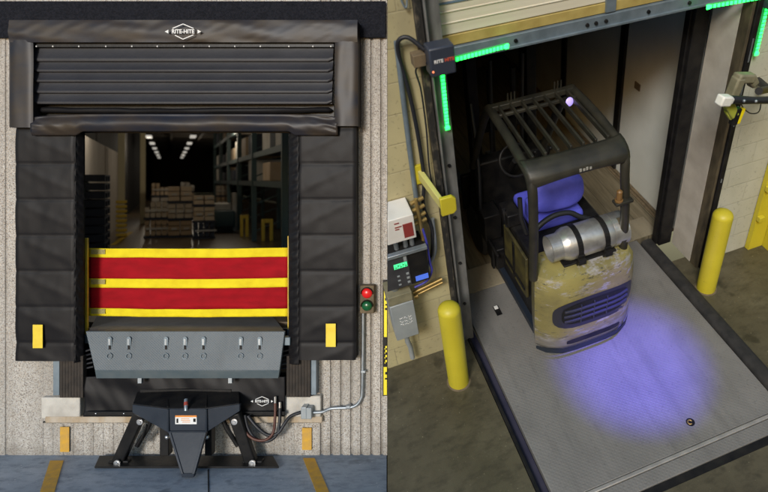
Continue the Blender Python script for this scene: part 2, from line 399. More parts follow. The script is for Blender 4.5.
# ------------------------------------------------------------------ mesh builder
class MB:
    def __init__(self):
        self.v, self.f = [], []

    def add(self, vs, fs):
        o = len(self.v)
        self.v += [Vector(p) for p in vs]
        self.f += [tuple(i + o for i in q) for q in fs]
        return self

    def hexa(self, p):
        """8 points: bottom ring 0-3, top ring 4-7"""
        return self.add(p, [(0, 3, 2, 1), (4, 5, 6, 7), (0, 1, 5, 4), (1, 2, 6, 5), (2, 3, 7, 6), (3, 0, 4, 7)])

    def box(self, x0, x1, y0, y1, z0, z1):
        return self.hexa([(x0, y0, z0), (x1, y0, z0), (x1, y1, z0), (x0, y1, z0),
                          (x0, y0, z1), (x1, y0, z1), (x1, y1, z1), (x0, y1, z1)])

    def prism(self, pts, ext):
        n = len(pts)
        e = Vector(ext)
        vs = [Vector(p) for p in pts] + [Vector(p) + e for p in pts]
        fs = [tuple(range(n)), tuple(range(2 * n - 1, n - 1, -1))]
        fs += [(i, i + n, (i + 1) % n + n, (i + 1) % n) for i in range(n)]
        return self.add(vs, fs)

    def tube(self, pts, r, n=10, cap=True):
        pts = [Vector(p) for p in pts]
        rs = r if isinstance(r, (list, tuple)) else [r] * len(pts)
        vs, fs = [], []
        up = None
        for i, p in enumerate(pts):
            t = (pts[min(i + 1, len(pts) - 1)] - pts[max(i - 1, 0)]).normalized()
            if up is None:
                up = t.orthogonal().normalized()
            up = (up - t * up.dot(t))
            up = up.normalized() if up.length > 1e-6 else t.orthogonal().normalized()
            s = t.cross(up)
            for k in range(n):
                a = 2 * math.pi * k / n
                vs.append(p + (up * math.cos(a) + s * math.sin(a)) * rs[i])
        for i in range(len(pts) - 1):
            for k in range(n):
                k2 = (k + 1) % n
                fs.append((i * n + k, i * n + k2, (i + 1) * n + k2, (i + 1) * n + k))
        if cap:
            fs.append(tuple(range(n - 1, -1, -1)))
            m = (len(pts) - 1) * n
            fs.append(tuple(range(m, m + n)))
        return self.add(vs, fs)

    def bar(self, a, b, w, h, up=(0, 0, 1)):
        a, b = Vector(a), Vector(b)
        t = (b - a).normalized()
        u = Vector(up)
        u = (u - t * u.dot(t)).normalized()
        s = t.cross(u)
        w, h = w / 2, h / 2
        return self.hexa([a - s * w - u * h, a + s * w - u * h, b + s * w - u * h, b - s * w - u * h,
                          a - s * w + u * h, a + s * w + u * h, b + s * w + u * h, b - s * w + u * h])

    def grid(self, fn, nu, nv):
        vs = [fn(i / nu, j / nv) for j in range(nv + 1) for i in range(nu + 1)]
        fs = [(j * (nu + 1) + i, j * (nu + 1) + i + 1, (j + 1) * (nu + 1) + i + 1, (j + 1) * (nu + 1) + i)
              for j in range(nv) for i in range(nu)]
        return self.add(vs, fs)

    def loft(self, rings, cap=True):
        n = len(rings[0])
        vs = [p for r in rings for p in r]
        fs = []
        for i in range(len(rings) - 1):
            for k in range(n):
                k2 = (k + 1) % n
                fs.append((i * n + k, i * n + k2, (i + 1) * n + k2, (i + 1) * n + k))
        if cap:
            fs.append(tuple(range(n - 1, -1, -1)))
            m = (len(rings) - 1) * n
            fs.append(tuple(range(m, m + n)))
        return self.add(vs, fs)

    def lathe(self, c, axis, prof, n=24):
        """prof: list of (distance along axis, radius)"""
        c, ax = Vector(c), Vector(axis).normalized()
        u = ax.orthogonal().normalized()
        w = ax.cross(u)
        rings = [[c + ax * d + (u * math.cos(2 * math.pi * k / n) + w * math.sin(2 * math.pi * k / n)) * r
                  for k in range(n)] for d, r in prof]
        return self.loft(rings)

    def sphere(self, c, r, n=10):
        prof = [(-r * math.cos(math.pi * i / n), max(1e-4, r * math.sin(math.pi * i / n))) for i in range(n + 1)]
        return self.lathe(c, (0, 0, 1), prof, n + 4)

    def strip(self, pts, w, y, t=0.002):
        """flat line of width w in the x-z plane at depth y (front), thickness t behind"""
        for a, b in zip(pts[:-1], pts[1:]):
            self.bar((a[0], y, a[1]), (b[0], y, b[1]), t, w, up=(b[1] - a[1], 0, -(b[0] - a[0])))
        return self

    def build(self, name, material, parent=None, world='L', bevel=0.0, smooth=None, segs=2, solid=0.0, at=None):
        lo = Vector([min(v[i] for v in self.v) for i in range(3)])
        hi = Vector([max(v[i] for v in self.v) for i in range(3)])
        if parent is not None:
            o0 = ORG[parent.name]
        else:
            o0 = Vector(at) if at else Vector(((lo.x + hi.x) / 2, (lo.y + hi.y) / 2, lo.z))
        me = bpy.data.meshes.new(name)
        me.from_pydata([v - o0 for v in self.v], [], self.f)
        bm = bmesh.new()
        bm.from_mesh(me)
        bmesh.ops.recalc_face_normals(bm, faces=bm.faces)
        bm.to_mesh(me)
        bm.free()
        me.materials.append(material)
        ob = bpy.data.objects.new(name, me)
        COL.objects.link(ob)
        if parent is not None:
            ob.parent = parent
            ORG[ob.name] = o0
        else:
            T = TR if world == 'R' else Matrix.Identity(4)
            ob.matrix_world = T @ Matrix.Translation(o0)
            ORG[ob.name] = o0
        if smooth is not None:
            me.shade_smooth()
            me.set_sharp_from_angle(angle=math.radians(smooth))
        if solid:
            s = ob.modifiers.new('thickness', 'SOLIDIFY')
            s.thickness = solid
            s.offset = 0
        if bevel:
            b = ob.modifiers.new('bevel', 'BEVEL')
            b.width = bevel
            b.segments = segs
            b.limit_method = 'ANGLE'
            b.angle_limit = math.radians(35)
            if smooth is None:
                me.shade_smooth()
                me.set_sharp_from_angle(angle=math.radians(30))
        return ob


ORG = {}


def thing(name, loc, label, cat, group=None, world='L'):
    o = bpy.data.objects.new(name, None)
    COL.objects.link(o)
    o.empty_display_size = 0.1
    T = TR if world == 'R' else Matrix.Identity(4)
    o.matrix_world = T @ Matrix.Translation(Vector(loc))
    ORG[o.name] = Vector(loc)
    return tag(o, label, cat, group)


def tag(o, label, cat, group=None):
    o['label'] = label
    o['category'] = cat
    if group:
        o['group'] = group
    return o


def struct(o):
    o['kind'] = 'structure'
    return o


def dup(root, delta, label, world='L', group=None):
    """copy a thing with its parts, moved by delta in its own place's axes"""
    def rec(o, par):
        c = o.copy()
        COL.objects.link(c)
        if par is not None:
            c.parent = par
        for ch in [x for x in bpy.data.objects if x.parent == o]:
            rec(ch, c)
        return c
    kids = rec(root, None)
    d = Vector(delta)
    if world == 'R':
        d = ROT @ d
    kids.matrix_world = Matrix.Translation(d) @ root.matrix_world
    kids['label'] = label
    if group:
        kids['group'] = group
    return kids


def text(name, s, size, material, parent, origin, xdir, ydir, depth=0.002, bold=0.0, sx=1.0):
    """flat extruded lettering centred on origin, in the thing's place axes"""
    cu = bpy.data.curves.new('lettering', 'FONT')
    cu.body = s
    cu.size = size
    cu.extrude = depth
    cu.offset = bold
    cu.align_x = 'CENTER'
    cu.align_y = 'CENTER'
    tmp = bpy.data.objects.new('lettering', cu)
    COL.objects.link(tmp)
    bpy.context.view_layer.update()
    me = bpy.data.meshes.new_from_object(tmp.evaluated_get(bpy.context.evaluated_depsgraph_get()))
    bpy.data.objects.remove(tmp)
    bpy.data.curves.remove(cu)
    x, y = Vector(xdir).normalized(), Vector(ydir).normalized()
    z = x.cross(y)
    o0 = ORG[parent.name]
    mt = Matrix(((x.x * sx, y.x, z.x, origin[0] - o0.x), (x.y * sx, y.y, z.y, origin[1] - o0.y),
                 (x.z * sx, y.z, z.z, origin[2] - o0.z), (0, 0, 0, 1)))
    me.transform(mt)
    me.materials.clear()
    me.materials.append(material)
    ob = bpy.data.objects.new(name, me)
    COL.objects.link(ob)
    ob.parent = parent
    return ob


def N(x, y, z=0.0):
    return noise.noise(Vector((x, y, z)))


YW = 5.5


def lbox(mb, px0, px1, py0, py1, yf, yb):
    """box whose front face spans the given photo rectangle at depth yf"""
    return mb.box(LX(px0, yf), LX(px1, yf), yf, yb, LZ(py1, yf), LZ(py0, yf))


# ================================================================== OUTDOOR BAY
# ---- driveway
mb = MB()
e = -0.1532
mb.prism([(-40, -6, 0), (-0.5, -6, 0), (e * 0.6, 0.6, 0), (e * 5.62, 5.62, 0), (-40, 5.62, 0)], (0, 0, -0.15))
struct(mb.build('driveway', M['drive'], at=(0, 0, 0)))
mb = MB()
mb.prism([L(207.6, 469.5, HC * F / 289.5), L(208.8, 469.5, HC * F / 289.5), (LX(209.6, 4.6), 4.6, 0), (LX(208.2, 4.6), 4.6, 0)], (0, 0, 0.003))
struct(mb.build('driveway_joint', M['black']))


def paint(pts, label, mt=M['line'], grp='orange guide lines on the driveway'):
    m = MB()
    p = []
    for (a, b) in pts:
        y = HC * F / (b - PY)
        p.append(Vector((LX(a, y), y, 0.001)))
    m.prism(p, (0, 0, 0.004))
    return tag(m.build('painted_line', mt), label, 'floor marking', grp)


paint([(50, 461), (63.5, 461), (53, 497), (38.5, 497)], 'slanting orange painted line on the driveway, left of the vehicle restraint')
paint([(303, 458.5), (314.5, 458.5), (331, 497), (318, 497)], 'slanting orange painted line on the driveway, right of the vehicle restraint')

# ---- wall of ribbed exposed aggregate
def ribbed(mb, x0, x1, z0, z1, period, depth, y=YW, back=0.22):
    xs = [x0]
    x = x0
    prof = [(x0, y)]
    while x < x1 - 1e-4:
        n = min(x + period, x1)
        if n - x > period * 0.6:
            g = period * 0.13
            prof += [(x + g * 0.3, y + depth * 0.7), (x + g, y + depth), (x + g * 1.9, y + depth * 0.35), (x + g * 2.8, y)]
            prof += [(x + period * 0.7, y - depth * 0.12)]
        prof.append((n, y))
        x = n
    vs, fs = [], []
    for (a, b) in prof:
        vs += [(a, b, z0), (a, b, z1)]
    k = len(prof)
    for i in range(k - 1):
        fs.append((2 * i, 2 * i + 2, 2 * i + 3, 2 * i + 1))
    mb.add(vs, fs)
    mb.box(x0, x1, y + depth + 0.006, y + back, z0, z1)


wx = lambda p: LX(p, YW)
wz = lambda p: LZ(p, YW)
wall = thing('precast_wall', (wx(186), YW, 0), 'tan exposed aggregate concrete wall with vertical ribs around the black dock shelter', 'wall')
TOP = 5.2
mb = MB()
ribbed(mb, wx(-320), wx(20), 0, TOP, 0.0945, 0.013)
mb.box(wx(20), wx(43), YW - 0.002, YW + 0.22, 0, TOP)
ribbed(mb, wx(320), wx(387), 0, TOP, 0.0905, 0.026)
mb.box(wx(43), wx(69), YW, YW + 0.22, wz(421), TOP)
mb.box(wx(291), wx(320), YW, YW + 0.22, wz(421), TOP)
mb.box(wx(69), wx(291), YW, YW + 0.22, LZ(118, YW), TOP)
mb.build('wall_panel', M['aggregate'], wall)
mb = MB()
ribbed(mb, wx(43), wx(320), 0, wz(423), 0.0905, 0.006, YW - 0.004)
mb.build('base_panel', M['aggregate'], wall)
mb = MB()
mb.box(wx(45), wx(83.5), YW - 0.05, YW + 0.1, wz(416.5), wz(395.5))
mb.box(wx(286), wx(322), YW - 0.05, YW + 0.1, wz(416.5), wz(394))
mb.build('pit_ledge', M['concrete'], wall, bevel=0.008)
lbox(MB(), 45, 322, 416.7, 423, YW - 0.055, YW + 0.1).build('ledge_edge', M['concrete_stain'], wall, bevel=0.006)
for a, b, c, d in ((60, 69, 427, 452), (302, 311.5, 428, 450)):
    lab = 'short orange painted bar on the wall base, %s end of the concrete ledge' % ('left' if a < 100 else 'right')
    m = MB()
    lbox(m, a, b, c, d, YW - 0.024, YW - 0.016)
    tag(m.build('wall_mark', M['line']), lab, 'wall marking', 'orange bars on the wall base')
m = MB()
m.box(wx(-60), wx(386.4), YW - 0.045, YW - 0.026, wz(38.5), wz(2.5))
tag(m.build('header_strip', M['felt'], bevel=0.004), 'wide black felt strip along the wall above the shelter hood', 'trim strip')

# ---- dock shelter
sh = thing('dock_shelter', (wx(186), YW, wz(360)), 'black vinyl dock shelter with hood, pleated head curtain and padded sides', 'dock shelter')
YH = 5.30


def valance(u, v):
    x = LX(9, YH) + u * (LX(357.5, YH) - LX(9, YH))
    z = LZ(42.3, YH) + v * (LZ(20, YH) - LZ(42.3, YH))
    px = 9 + u * 348
    f = 0.011 * N(px * 0.022 + v * 1.6, v * 1.2, 3) + 0.0035 * N(px * 0.09 - v * 3.2, v * 1.6, 9)
    ed = min(1, 8 * min(v, 1 - v) + 0.15)
    return Vector((x, YH - 0.012 * math.sin(math.pi * v) + f * ed, z))


m = MB().grid(valance, 120, 10)
lbox(m, 9.5, 357, 20.4, 42, YH + 0.022, YW)
hood = m.build('hood', M['vinyl_hood'], sh, smooth=60)


def drop(a, b, c, d, sd):
    def fn(u, v):
        x = LX(a, YH) + u * (LX(b, YH) - LX(a, YH))
        z = LZ(d, YH) + v * (LZ(c, YH) - LZ(d, YH))
        return Vector((x, YH + 0.012 * (2 * u - 1) ** 4 + 0.008 * N(u * 1.6 + sd, v * 2.2, sd) + 0.012 * max(0, v - .85) * N(u * 4, v * 20, sd), z))
    m = MB().grid(fn, 14, 40)
    lbox(m, a + .3, b - .3, c, d - .2, YH + 0.024, YW)
    return m.build('hood_side', M['vinyl_hood'], sh, smooth=60)


drop(9, 32.3, 40, 127.5, 1.0)
drop(334.6, 357.6, 41, 126, 5.0)
# pleated head curtain: shingled slats
YC = 5.37
for i, (a, b) in enumerate(((47.2, 61.8), (61.4, 72.2), (71.8, 82.4), (82, 93.4), (93, 104.3))):
    m = MB()
    x0, x1 = LX(33.2 + 0.3 * i, YC), LX(333.5 - 0.3 * i, YC)
    zt, zb = LZ(a, YC), LZ(b, YC)

    def sl(u, v, x0=x0, x1=x1, zt=zt, zb=zb, i=i):
        k = 1 - v
        sag = 0.004 * N(u * 6, i * 3.1) * k
        rnd = 0.02 * max(0, (abs(2 * u - 1) - .985) / .015) * k
        return Vector((x0 + u * (x1 - x0), YC - 0.030 * k ** 1.5 + 0.010 * (k > .96) + sag, zb + v * (zt - zb) + rnd))
    m.grid(sl, 60, 8)
    m.box(x0 + .004, x1 - .004, YC + 0.004, YC + 0.02, zb + .004, zt)
    m.build('curtain_slat', M['slat'], sh, smooth=50)
m = MB()
lbox(m, 33, 334, 42.6, 47.2, YC - 0.03, YC + 0.02)
rail = m.build('rivet_rail', M['black'], sh, bevel=0.003)
for px in (36.5, 53, 79, 106, 132, 157.5, 184, 209.5, 235, 260.5, 289, 313, 331):
    MB().sphere(L(px, 46.4, YC - 0.032), 0.0075, 7).build('rivet', M['white_print'], rail, smooth=60)
# recess with the rolled bag and the bottom flap
m = MB()
lbox(m, 33, 334, 104, 133, YC + 0.075, YC + 0.085)
m.build('curtain_backing', M['black'], sh)


def bag(u, v):
    x = LX(36, YC) + u * (LX(331, YC) - LX(36, YC))
    a = v * math.pi * 2
    sag = 0.010 * math.sin(u * 3.1) + 0.004 * N(u * 14, 2)
    r = 0.026 + 0.005 * N(u * 9, v * 3)
    end = min(1, .25 + 70 * min(u, 1 - u))
    return Vector((x, YC + 0.035 - math.cos(a) * r * end, LZ(109.5, YC) - sag + math.sin(a) * r * end))


MB().grid(bag, 90, 14).build('rolled_bag', M['vinyl'], sh, smooth=70)


def flap(u, v):
    px = 30 + u * 307.5
    bot = 135.2
    if 74 < px < 294:
        t = min(1, (px - 74) / 6, (294 - px) / 6)
        bot = 135.2 - 4.0 * t
    top = 113.5 + 3.5 * math.exp(-min(u, 1 - u) * 16)
    py = bot + v * (top - bot)
    corner = math.exp(-min(u, 1 - u) * 12)
    f = 0.007 * N(px * 0.02 + v, v * 1.6, 4) + 0.014 * corner * N(px * 0.10 + v * 2.5, v * 4.5, 7) + 0.002 * N(px * .07, v * 2, 2)
    y = YH + 0.03 - 0.025 * math.sin(math.pi * min(1, v * 1.15)) + f
    return Vector((LX(px, YH), y, LZ(py, YH)))


MB().grid(flap, 150, 16).build('head_flap', M['vinyl_hood'], sh, smooth=70, solid=0.006)
# side pads
YP = 5.36


def pad(a, b, c, d, sd, mirror):
    x0, x1 = LX(a, YP), LX(b, YP)
    zt, zb = LZ(c, YP), LZ(d, YP)
    seg = 35.8 * YP / F

    def fn(u, v):
        z = zb + v * (zt - zb)
        uu = u if not mirror else 1 - u
        k = (LZ(164, YP) - z) / seg
        fr = k - math.floor(k)
        s = math.floor(k)
        groove = 0.005 * math.exp(-(min(fr, 1 - fr) / 0.035) ** 2)
        # slack diagonal folds falling toward the opening
        dg = fr - 0.75 * uu
        fold = -0.0038 * math.exp(-((dg - 0.02 - 0.1 * N(s * 7.7, sd)) / 0.13) ** 2) * min(1, 3.0 * (1 - uu) + .2) * min(1, 4 * uu + .1)
        pil = -0.006 * math.sin(math.pi * fr)
        n = 0.006 * N(u * 2 + sd, z * 3.5, sd) + 0.0025 * N(u * 6, z * 9, sd + 4)
        edge = 0.010 * max(0, abs(2 * u - 1) - 0.9) / 0.1
        return Vector((x0 + u * (x1 - x0) + 0.003 * N(z * 6, sd), YP + groove + fold + pil + n + edge, z))
    m = MB().grid(fn, 40, 150)
    m.box(x0 + 0.006, x1 - 0.006, YP + 0.028, YW, zb + 0.006, zt - 0.004)
    return m.build('side_pad', M['vinyl'], sh, smooth=70)


def strip_pleats(a, b, c, d, yf, yb, sd, cell):
    """narrow pleated inner strip of a pad, from depth yf (px a) to yb (px b)"""
    def fn(u, v):
        y = yf + u * (yb - yf)
        px = a + u * (b - a)
        z = LZ(d, YP) + v * (LZ(c, YP) - LZ(d, YP))
        k = z / cell
        fr = k - math.floor(k)
        w = 0.014 * abs(math.sin(math.pi * (k + 0.6 * u))) * math.sin(math.pi * min(1, max(0, u * .9 + .1))) + 0.006 * N(z * 14, u * 3, sd)
        return Vector((LX(px, y), y - w, z))
    return MB().grid(fn, 10, 220).build('inner_pleats', M['vinyl'], sh, smooth=60, solid=0.005)


pad(15, 75.4, 126, 361, 2.0, False)
pad(298, 356, 126, 360, 8.0, True)
strip_pleats(74.2, 84.4, 132, 363, YP + 0.004, YP + 0.07, 3, 0.085)
strip_pleats(299, 288.8, 132, 365, YP + 0.004, YP + 0.05, 6, 0.085)
for a, b, c, d in ((35, 44.8, 324, 347.3), (326.6, 336.4, 323, 346)):
    m = MB()

    def mk(u, v, a=a, b=b, c=c, d=d):
        return Vector((LX(a + u * (b - a), YP), YP - 0.026 + 0.002 * N(u * 2, v * 3, a), LZ(d + v * (c - d), YP)))
    m.grid(mk, 3, 6).build('yellow_marker', M['marker'], sh, solid=0.003)


# logo: lozenge outline with arrow tips and lettering
def logo(parent, cpx, cpy, y, s, name='brand_mark'):
    c = L(cpx, cpy, y)
    k = y / F * s
    m = MB()
    P = lambda a, b: (c.x + a * k, c.z - b * k)
    w = 0.85 * k
    m.strip([P(-10.5, -3.2), P(0, -7.6), P(10.5, -3.2)], w, y)
    m.strip([P(-8, 3.6), P(0, 7.6), P(10.5, 3.2)], w, y)
    for sg in (-1, 1):
        a, b, d = P(sg * 18.2, 0), P(sg * 14.6, -1.9), P(sg * 14.6, 1.9)
        m.prism([(a[0], y - .001, a[1]), (b[0], y - .001, b[1]), (d[0], y - .001, d[1])], (0, 0.002, 0))
    m.build(name, M['white_print'], parent)
    text(name, 'RITE-HITE', 5.6 * k, M['white_print'], parent, (c.x, y, c.z), (1, 0, 0), (0, 0, 1), 0.001, 0.08 * k * 2, sx=0.93)


logo(sh, 183, 31.6, YH - 0.045, 1.0)

# ---- barrier across the opening
YB = 5.60
bar_ = thing('safety_barrier', L(188, 316, YB), 'red fabric barrier with three yellow straps stretched across the dock opening', 'safety barrier')


def band(name, a, b, mt, off, xl=88.3, xr=287.6, rear=0.0):
    def fn(u, v):
        px = xl + u * (xr - xl) + (0.8 * (1 - u) * (b - 248) / 68)
        py = b + v * (a - b) + 0.5 * u * (1 if a > 300 else -1) + 0.9 * math.sin(math.pi * u) + 0.35 * N(u * 5, a * .1)
        return Vector((LX(px, YB), YB + off + 0.010 * N(u * 6, py * .05, 3) + 0.006 * N(u * 14, py * .16, 1) + 0.004 * N(u * 30 + py * .3, py * .1, 6), LZ(py, YB)))
    return MB().grid(fn, 60, 6).build(name, mt, bar_, smooth=60, solid=0.004)


s1 = band('strap', 248, 257, M['strap'], -0.004)
s2 = band('strap', 278.3, 287.4, M['strap'], -0.004)
s3 = band('strap', 308, 315.8, M['strap'], -0.004)
band('mesh_panel', 256, 279.5, M['red_fabric'], 0.004)
band('mesh_panel', 286.6, 309, M['red_fabric'], 0.004)
for st, py in ((s1, 251.8), (s2, 281.8), (s3, 311.4)):
    m = MB()
    lbox(m, 91, 105, py - 2.4, py + 2.4, YB - 0.016, YB - 0.012)
    m.build('printed_label', M['label_grey'], st)
for a, b, c, d, yy, lab in ((84.0, 87.2, 238, 336, 5.50, 'thin yellow barrier post at the left edge of the dock opening'),
                            (287.4, 290.4, 236, 331, 5.58, 'thin yellow barrier post at the right edge of the dock opening')):
    m = MB()
    lbox(m, a, b, c, d, yy, yy + 0.025)
    p = tag(m.build('barrier_post', M['post_yellow'], bevel=0.004), lab, 'barrier post', 'yellow barrier posts')
    m = MB()
    lbox(m, a - .3, b + 1.6, d - 1.5, d + 7.5, yy - 0.02, yy + 0.05)
    m.build('foot_bracket', M['steel_blue'], p, bevel=0.003)

# ---- dock leveler with hanging lip
lv = thing('dock_leveler', L(186, 378, 5.3), 'grey steel dock leveler with a slotted checker plate lip hanging over the pit', 'dock leveler')
zdk = LZ(331.5, 5.36)
m = MB()
m.hexa([(LX(88, 5.36), 5.37, zdk - .03), (LX(284, 5.36), 5.37, zdk - .03), (LX(284, 5.36) - .93, 7.2, zdk - .03), (LX(88, 5.36) - .93, 7.2, zdk - .03),
        (LX(88, 5.36), 5.37, zdk), (LX(284, 5.36), 5.37, zdk), (LX(284, 5.36) - .93, 7.2, zdk), (LX(88, 5.36) - .93, 7.2, zdk)])
m.build('deck', M['deck_dark'], lv)
YL0, YL1 = 5.355, 5.30
m = MB()
tl, tr = L(85.6, 331.4, YL0), L(284.8, 331.4, YL0)
m1l, m1r = L(94.8, 370.5, YL1), L(279.6, 370.5, YL1)
m.hexa([m1l, m1r, m1r + Vector((0, .03, 0)), m1l + Vector((0, .03, 0)), tl, tr, tr + Vector((0, .03, 0)), tl + Vector((0, .03, 0))])
m.build('lip', M['lip'], lv, bevel=0.004)
m = MB()
b0l, b0r = L(94.8, 370.4, YL1), L(279.6, 370.4, YL1)
b1l, b1r = L(96.3, 378.4, YL1 + .03), L(278.2, 378.4, YL1 + .03)
dy = Vector((0, .035, 0))
m.hexa([b1l, b1r, b1r + dy, b1l + dy, b0l, b0r, b0r + dy, b0l + dy])
lipb = m.build('lip_bar', M['lip_flat'], lv, bevel=0.003)
for i, px in enumerate((109.6, 128.7, 165.9, 185.0, 203.4, 240.7, 259.6)):
    def yl(py):
        t = (py - 331.4) / (370.5 - 331.4)
        return YL0 + t * (YL1 - YL0) - 0.004
    sl = MB()
    y = yl(346)
    pts = []
    for k in range(16):
        a = 2 * math.pi * k / 16
        cx_, cz_ = 2.1 * math.cos(a), (6.6 if math.sin(a) >= 0 else -6.6) + 2.1 * math.sin(a)
        pts.append(L(px + cx_, 345.5 - cz_, y))
    sl.prism(pts, (0, 0.008, 0))
    so = sl.build('lip_slot', M['steel_blue'], lv)
    a = MB()
    lbox(a, px - 1.2, px + 1.2, 345.5, 349.5, y - 0.004, y)
    a.build('slot_shadow_hole', M['black'], so)
    a = MB()
    lbox(a, px - 1.4, px + .6, 339.0, 345.0, y - 0.004, y)
    a.build('slot_pin', M['steel'], so)
    a = MB()
    yy = yl(357.5)
    a.tube([L(px + 2.6 * math.cos(2 * math.pi * k / 20), 356.2 + 2.7 * math.sin(2 * math.pi * k / 20), yy) for k in range(21)], 0.0035, 6)
    a.build('lift_ring', M['steel_blue'], lv, smooth=60)
for px in (139.5, 230):
    m = MB()
    lbox(m, px - 2, px + 2, 377.5, 383.5, 5.33, 5.36)
    m.build('lip_keeper', M['steel'], lv, bevel=0.002)
m = MB()
lbox(m, 281.5, 290, 337.5, 345.5, 5.37, 5.44)
m.build('hinge_block', M['steel_blue'], lv, bevel=0.004)
for sd_ in (0, 1):
    m = MB()
    for k in range(5):
        if sd_:
            m.tube([L(280 + .3 * k, 352 + 4.2 * k, 5.44), L(289, 350 + 4.4 * k, 5.46)], 0.009, 6)
        else:
            m.tube([L(83, 352 + 4.2 * k, 5.45), L(92 + .4 * k, 349 + 4.4 * k, 5.44)], 0.009, 6)
    m.build('brush_seal', M['hose'], lv, smooth=60)
m = MB()
m.box(wx(60), wx(312), 5.62, 5.66, wz(417), wz(332))
m.build('pit_dark_sheet', M['black'], lv)  # black sheet standing in for the shade inside the pit

# fabric below lip
YF = 5.42
uc = thing('pit_curtain', L(185, 416, YF), 'black fabric curtain under the lip with a small white lozenge logo', 'pit curtain')


def ucf(u, v):
    px = 84.5 + u * 200.5
    py = 416 - v * 39
    w = 0.018 * N(px * .03 + v * 1.5, v * 1.4, 2) + 0.010 * N(px * .09 + v * 2.2, v * .8, 5) + 0.012 * v
    w *= 1 if v > .06 else .3
    return Vector((LX(px, YF), YF + w - 0.012 * (v < .08), LZ(py, YF)))


MB().grid(ucf, 110, 30).build('curtain_cloth', M['vinyl'], uc, smooth=70, solid=0.006)
m = MB()
lbox(m, 85, 285, 411.6, 415.6, YF - 0.035, YF - 0.02)
m.build('hem_bar', M['black'], uc, bevel=0.005)
for px in (96, 124, 228, 275):
    MB().sphere(L(px, 413.5, YF - .036), 0.008, 6).build('hem_bolt', M['chrome'], uc, smooth=60)
logo(uc, 262, 401.3, YF - 0.03, 0.62)
lbox(MB(), 86, 284, 377, 383, YF + 0.05, YF + 0.06).build('back_strip', mat('navy_tarp', (0.015, 0.022, 0.06), 0.5), uc)

# bumpers and angles
bp_l = thing('dock_bumper', L(71, 398, 5.36), 'brown-black rubber dock bumper under the left side pad', 'dock bumper', 'dock bumpers beside the lip')
m = MB()
for k in range(8):
    lbox(m, 59.5 + k * 2.95, 59.5 + (k + 1) * 2.95 - .12, 356, 397.8, 5.40, 5.455)
m.build('rubber_block', M['rubber'], bp_l, bevel=0.003)
lbox(MB(), 53, 59.3, 355, 395.5, 5.42, 5.5).build('steel_angle', M['steel_blue'], bp_l, bevel=0.003)
bp_r = thing('dock_bumper', L(299, 398, 5.36), 'brown-black rubber dock bumper under the right side pad', 'dock bumper', 'dock bumpers beside the lip')
m = MB()
for k in range(8):
    lbox(m, 286.4 + k * 3.0, 286.4 + (k + 1) * 3.0 - .12, 356, 397.3, 5.40, 5.455)
m.build('rubber_block', M['rubber'], bp_r, bevel=0.003)
lbox(MB(), 310.3, 316.2, 355, 395, 5.42, 5.5).build('steel_angle', M['steel_blue'], bp_r, bevel=0.003)

# ---- vehicle restraint
vr = thing('vehicle_restraint', (LX(187, 5.3), 5.3, 0), 'blue-grey arrow-nosed vehicle restraint on two slanted struts and a black base plate', 'vehicle restraint')
m = MB()
yb0, yb1 = HC * F / 289.0, HC * F / 278.0
m.prism([(LX(94.5, yb0), yb0, 0.006), (LX(279, yb0), yb0, 0.006), (LX(273, yb1), yb1, 0.006), (LX(99.5, yb1), yb1, 0.006)], (0, 0, 0.016))
m.build('base_plate', M['black'], vr, bevel=0.003)
# top hood
m = MB()
A = [L(137, 392.5, 5.42), L(186.5, 390.5, 5.42), L(239, 392, 5.42)]
Bq = [L(133, 404, 5.24), L(168, 408.6, 5.19), L(206, 408.6, 5.19), L(239.4, 403.4, 5.24)]
top = [A[0], A[1], A[2], Bq[3], Bq[2], Bq[1], Bq[0]]
m.prism([p + Vector((0, 0, .004)) for p in top], (0, 0, -0.03))
hd = m.build('top_cover', M['black'], vr, bevel=0.004)
m = MB()
for a, b in ((L(167.5, 394, 5.40), L(168, 408, 5.195)), (L(207, 394, 5.40), L(206, 408, 5.195))):
    m.bar(a + Vector((0, 0, .006)), b + Vector((0, 0, .006)), 0.012, 0.012)
lbox(m, 140, 231, 389.5, 393.5, 5.41, 5.45)
m.build('cover_rib', M['black'], hd, bevel=0.002)
# body panels
dyv = Vector((0, 0.03, 0))


def plate(name, pts, mt, par, ext=(0, 0.03, 0), bev=0.004):
    return MB().prism(pts, ext).build(name, mt, par, bevel=bev)


plate('side_wing', [L(132.3, 404.8, 5.235), L(167.6, 409.2, 5.185), L(167.6, 432.3, 5.185), L(132.3, 412.6, 5.235)], M['bluegrey'], vr)
plate('side_wing', [L(206.4, 409.2, 5.185), L(239.6, 404.2, 5.235), L(239.6, 411.2, 5.235), L(206.4, 432.3, 5.185)], M['bluegrey'], vr)
fp = plate('front_plate', [L(168.2, 409, 5.18), L(205.8, 409, 5.18), L(205.8, 431.4, 5.18), L(168.2, 431.4, 5.18)], M['bluegrey'], vr)
plate('nose', [L(169.0, 431.9, 5.172), L(205.2, 431.9, 5.172), L(194, 473.5, 5.05), L(181.2, 473.5, 5.05)], M['bluegrey'], vr, (0, 0.03, 0))
m = MB()
m.prism([L(181.2, 473.7, 5.045), L(194, 473.7, 5.045), L(193.5, 477.5, 5.047), L(181.8, 477.5, 5.047)], (0, 0.04, 0))
m.prism([L(168.0, 431.9, 5.165), L(170.6, 431.9, 5.165), L(183.2, 474, 5.04), L(181.0, 474, 5.04)], (0, 0.04, 0))
m.prism([L(203.6, 431.9, 5.165), L(206.2, 431.9, 5.165), L(194.3, 474, 5.04), L(192.0, 474, 5.04)], (0, 0.04, 0))
m.build('nose_rim', M['bluegrey'], vr, bevel=0.002)
m = MB()
for px in (168, 206):
    m.bar(L(px, 409, 5.176), L(px, 432, 5.168), 0.014, 0.014)
m.bar(L(168, 431.8, 5.168), L(206, 431.8, 5.168), 0.012, 0.012)
m.build('weld_edge', M['bluegrey'], vr, bevel=0.002)
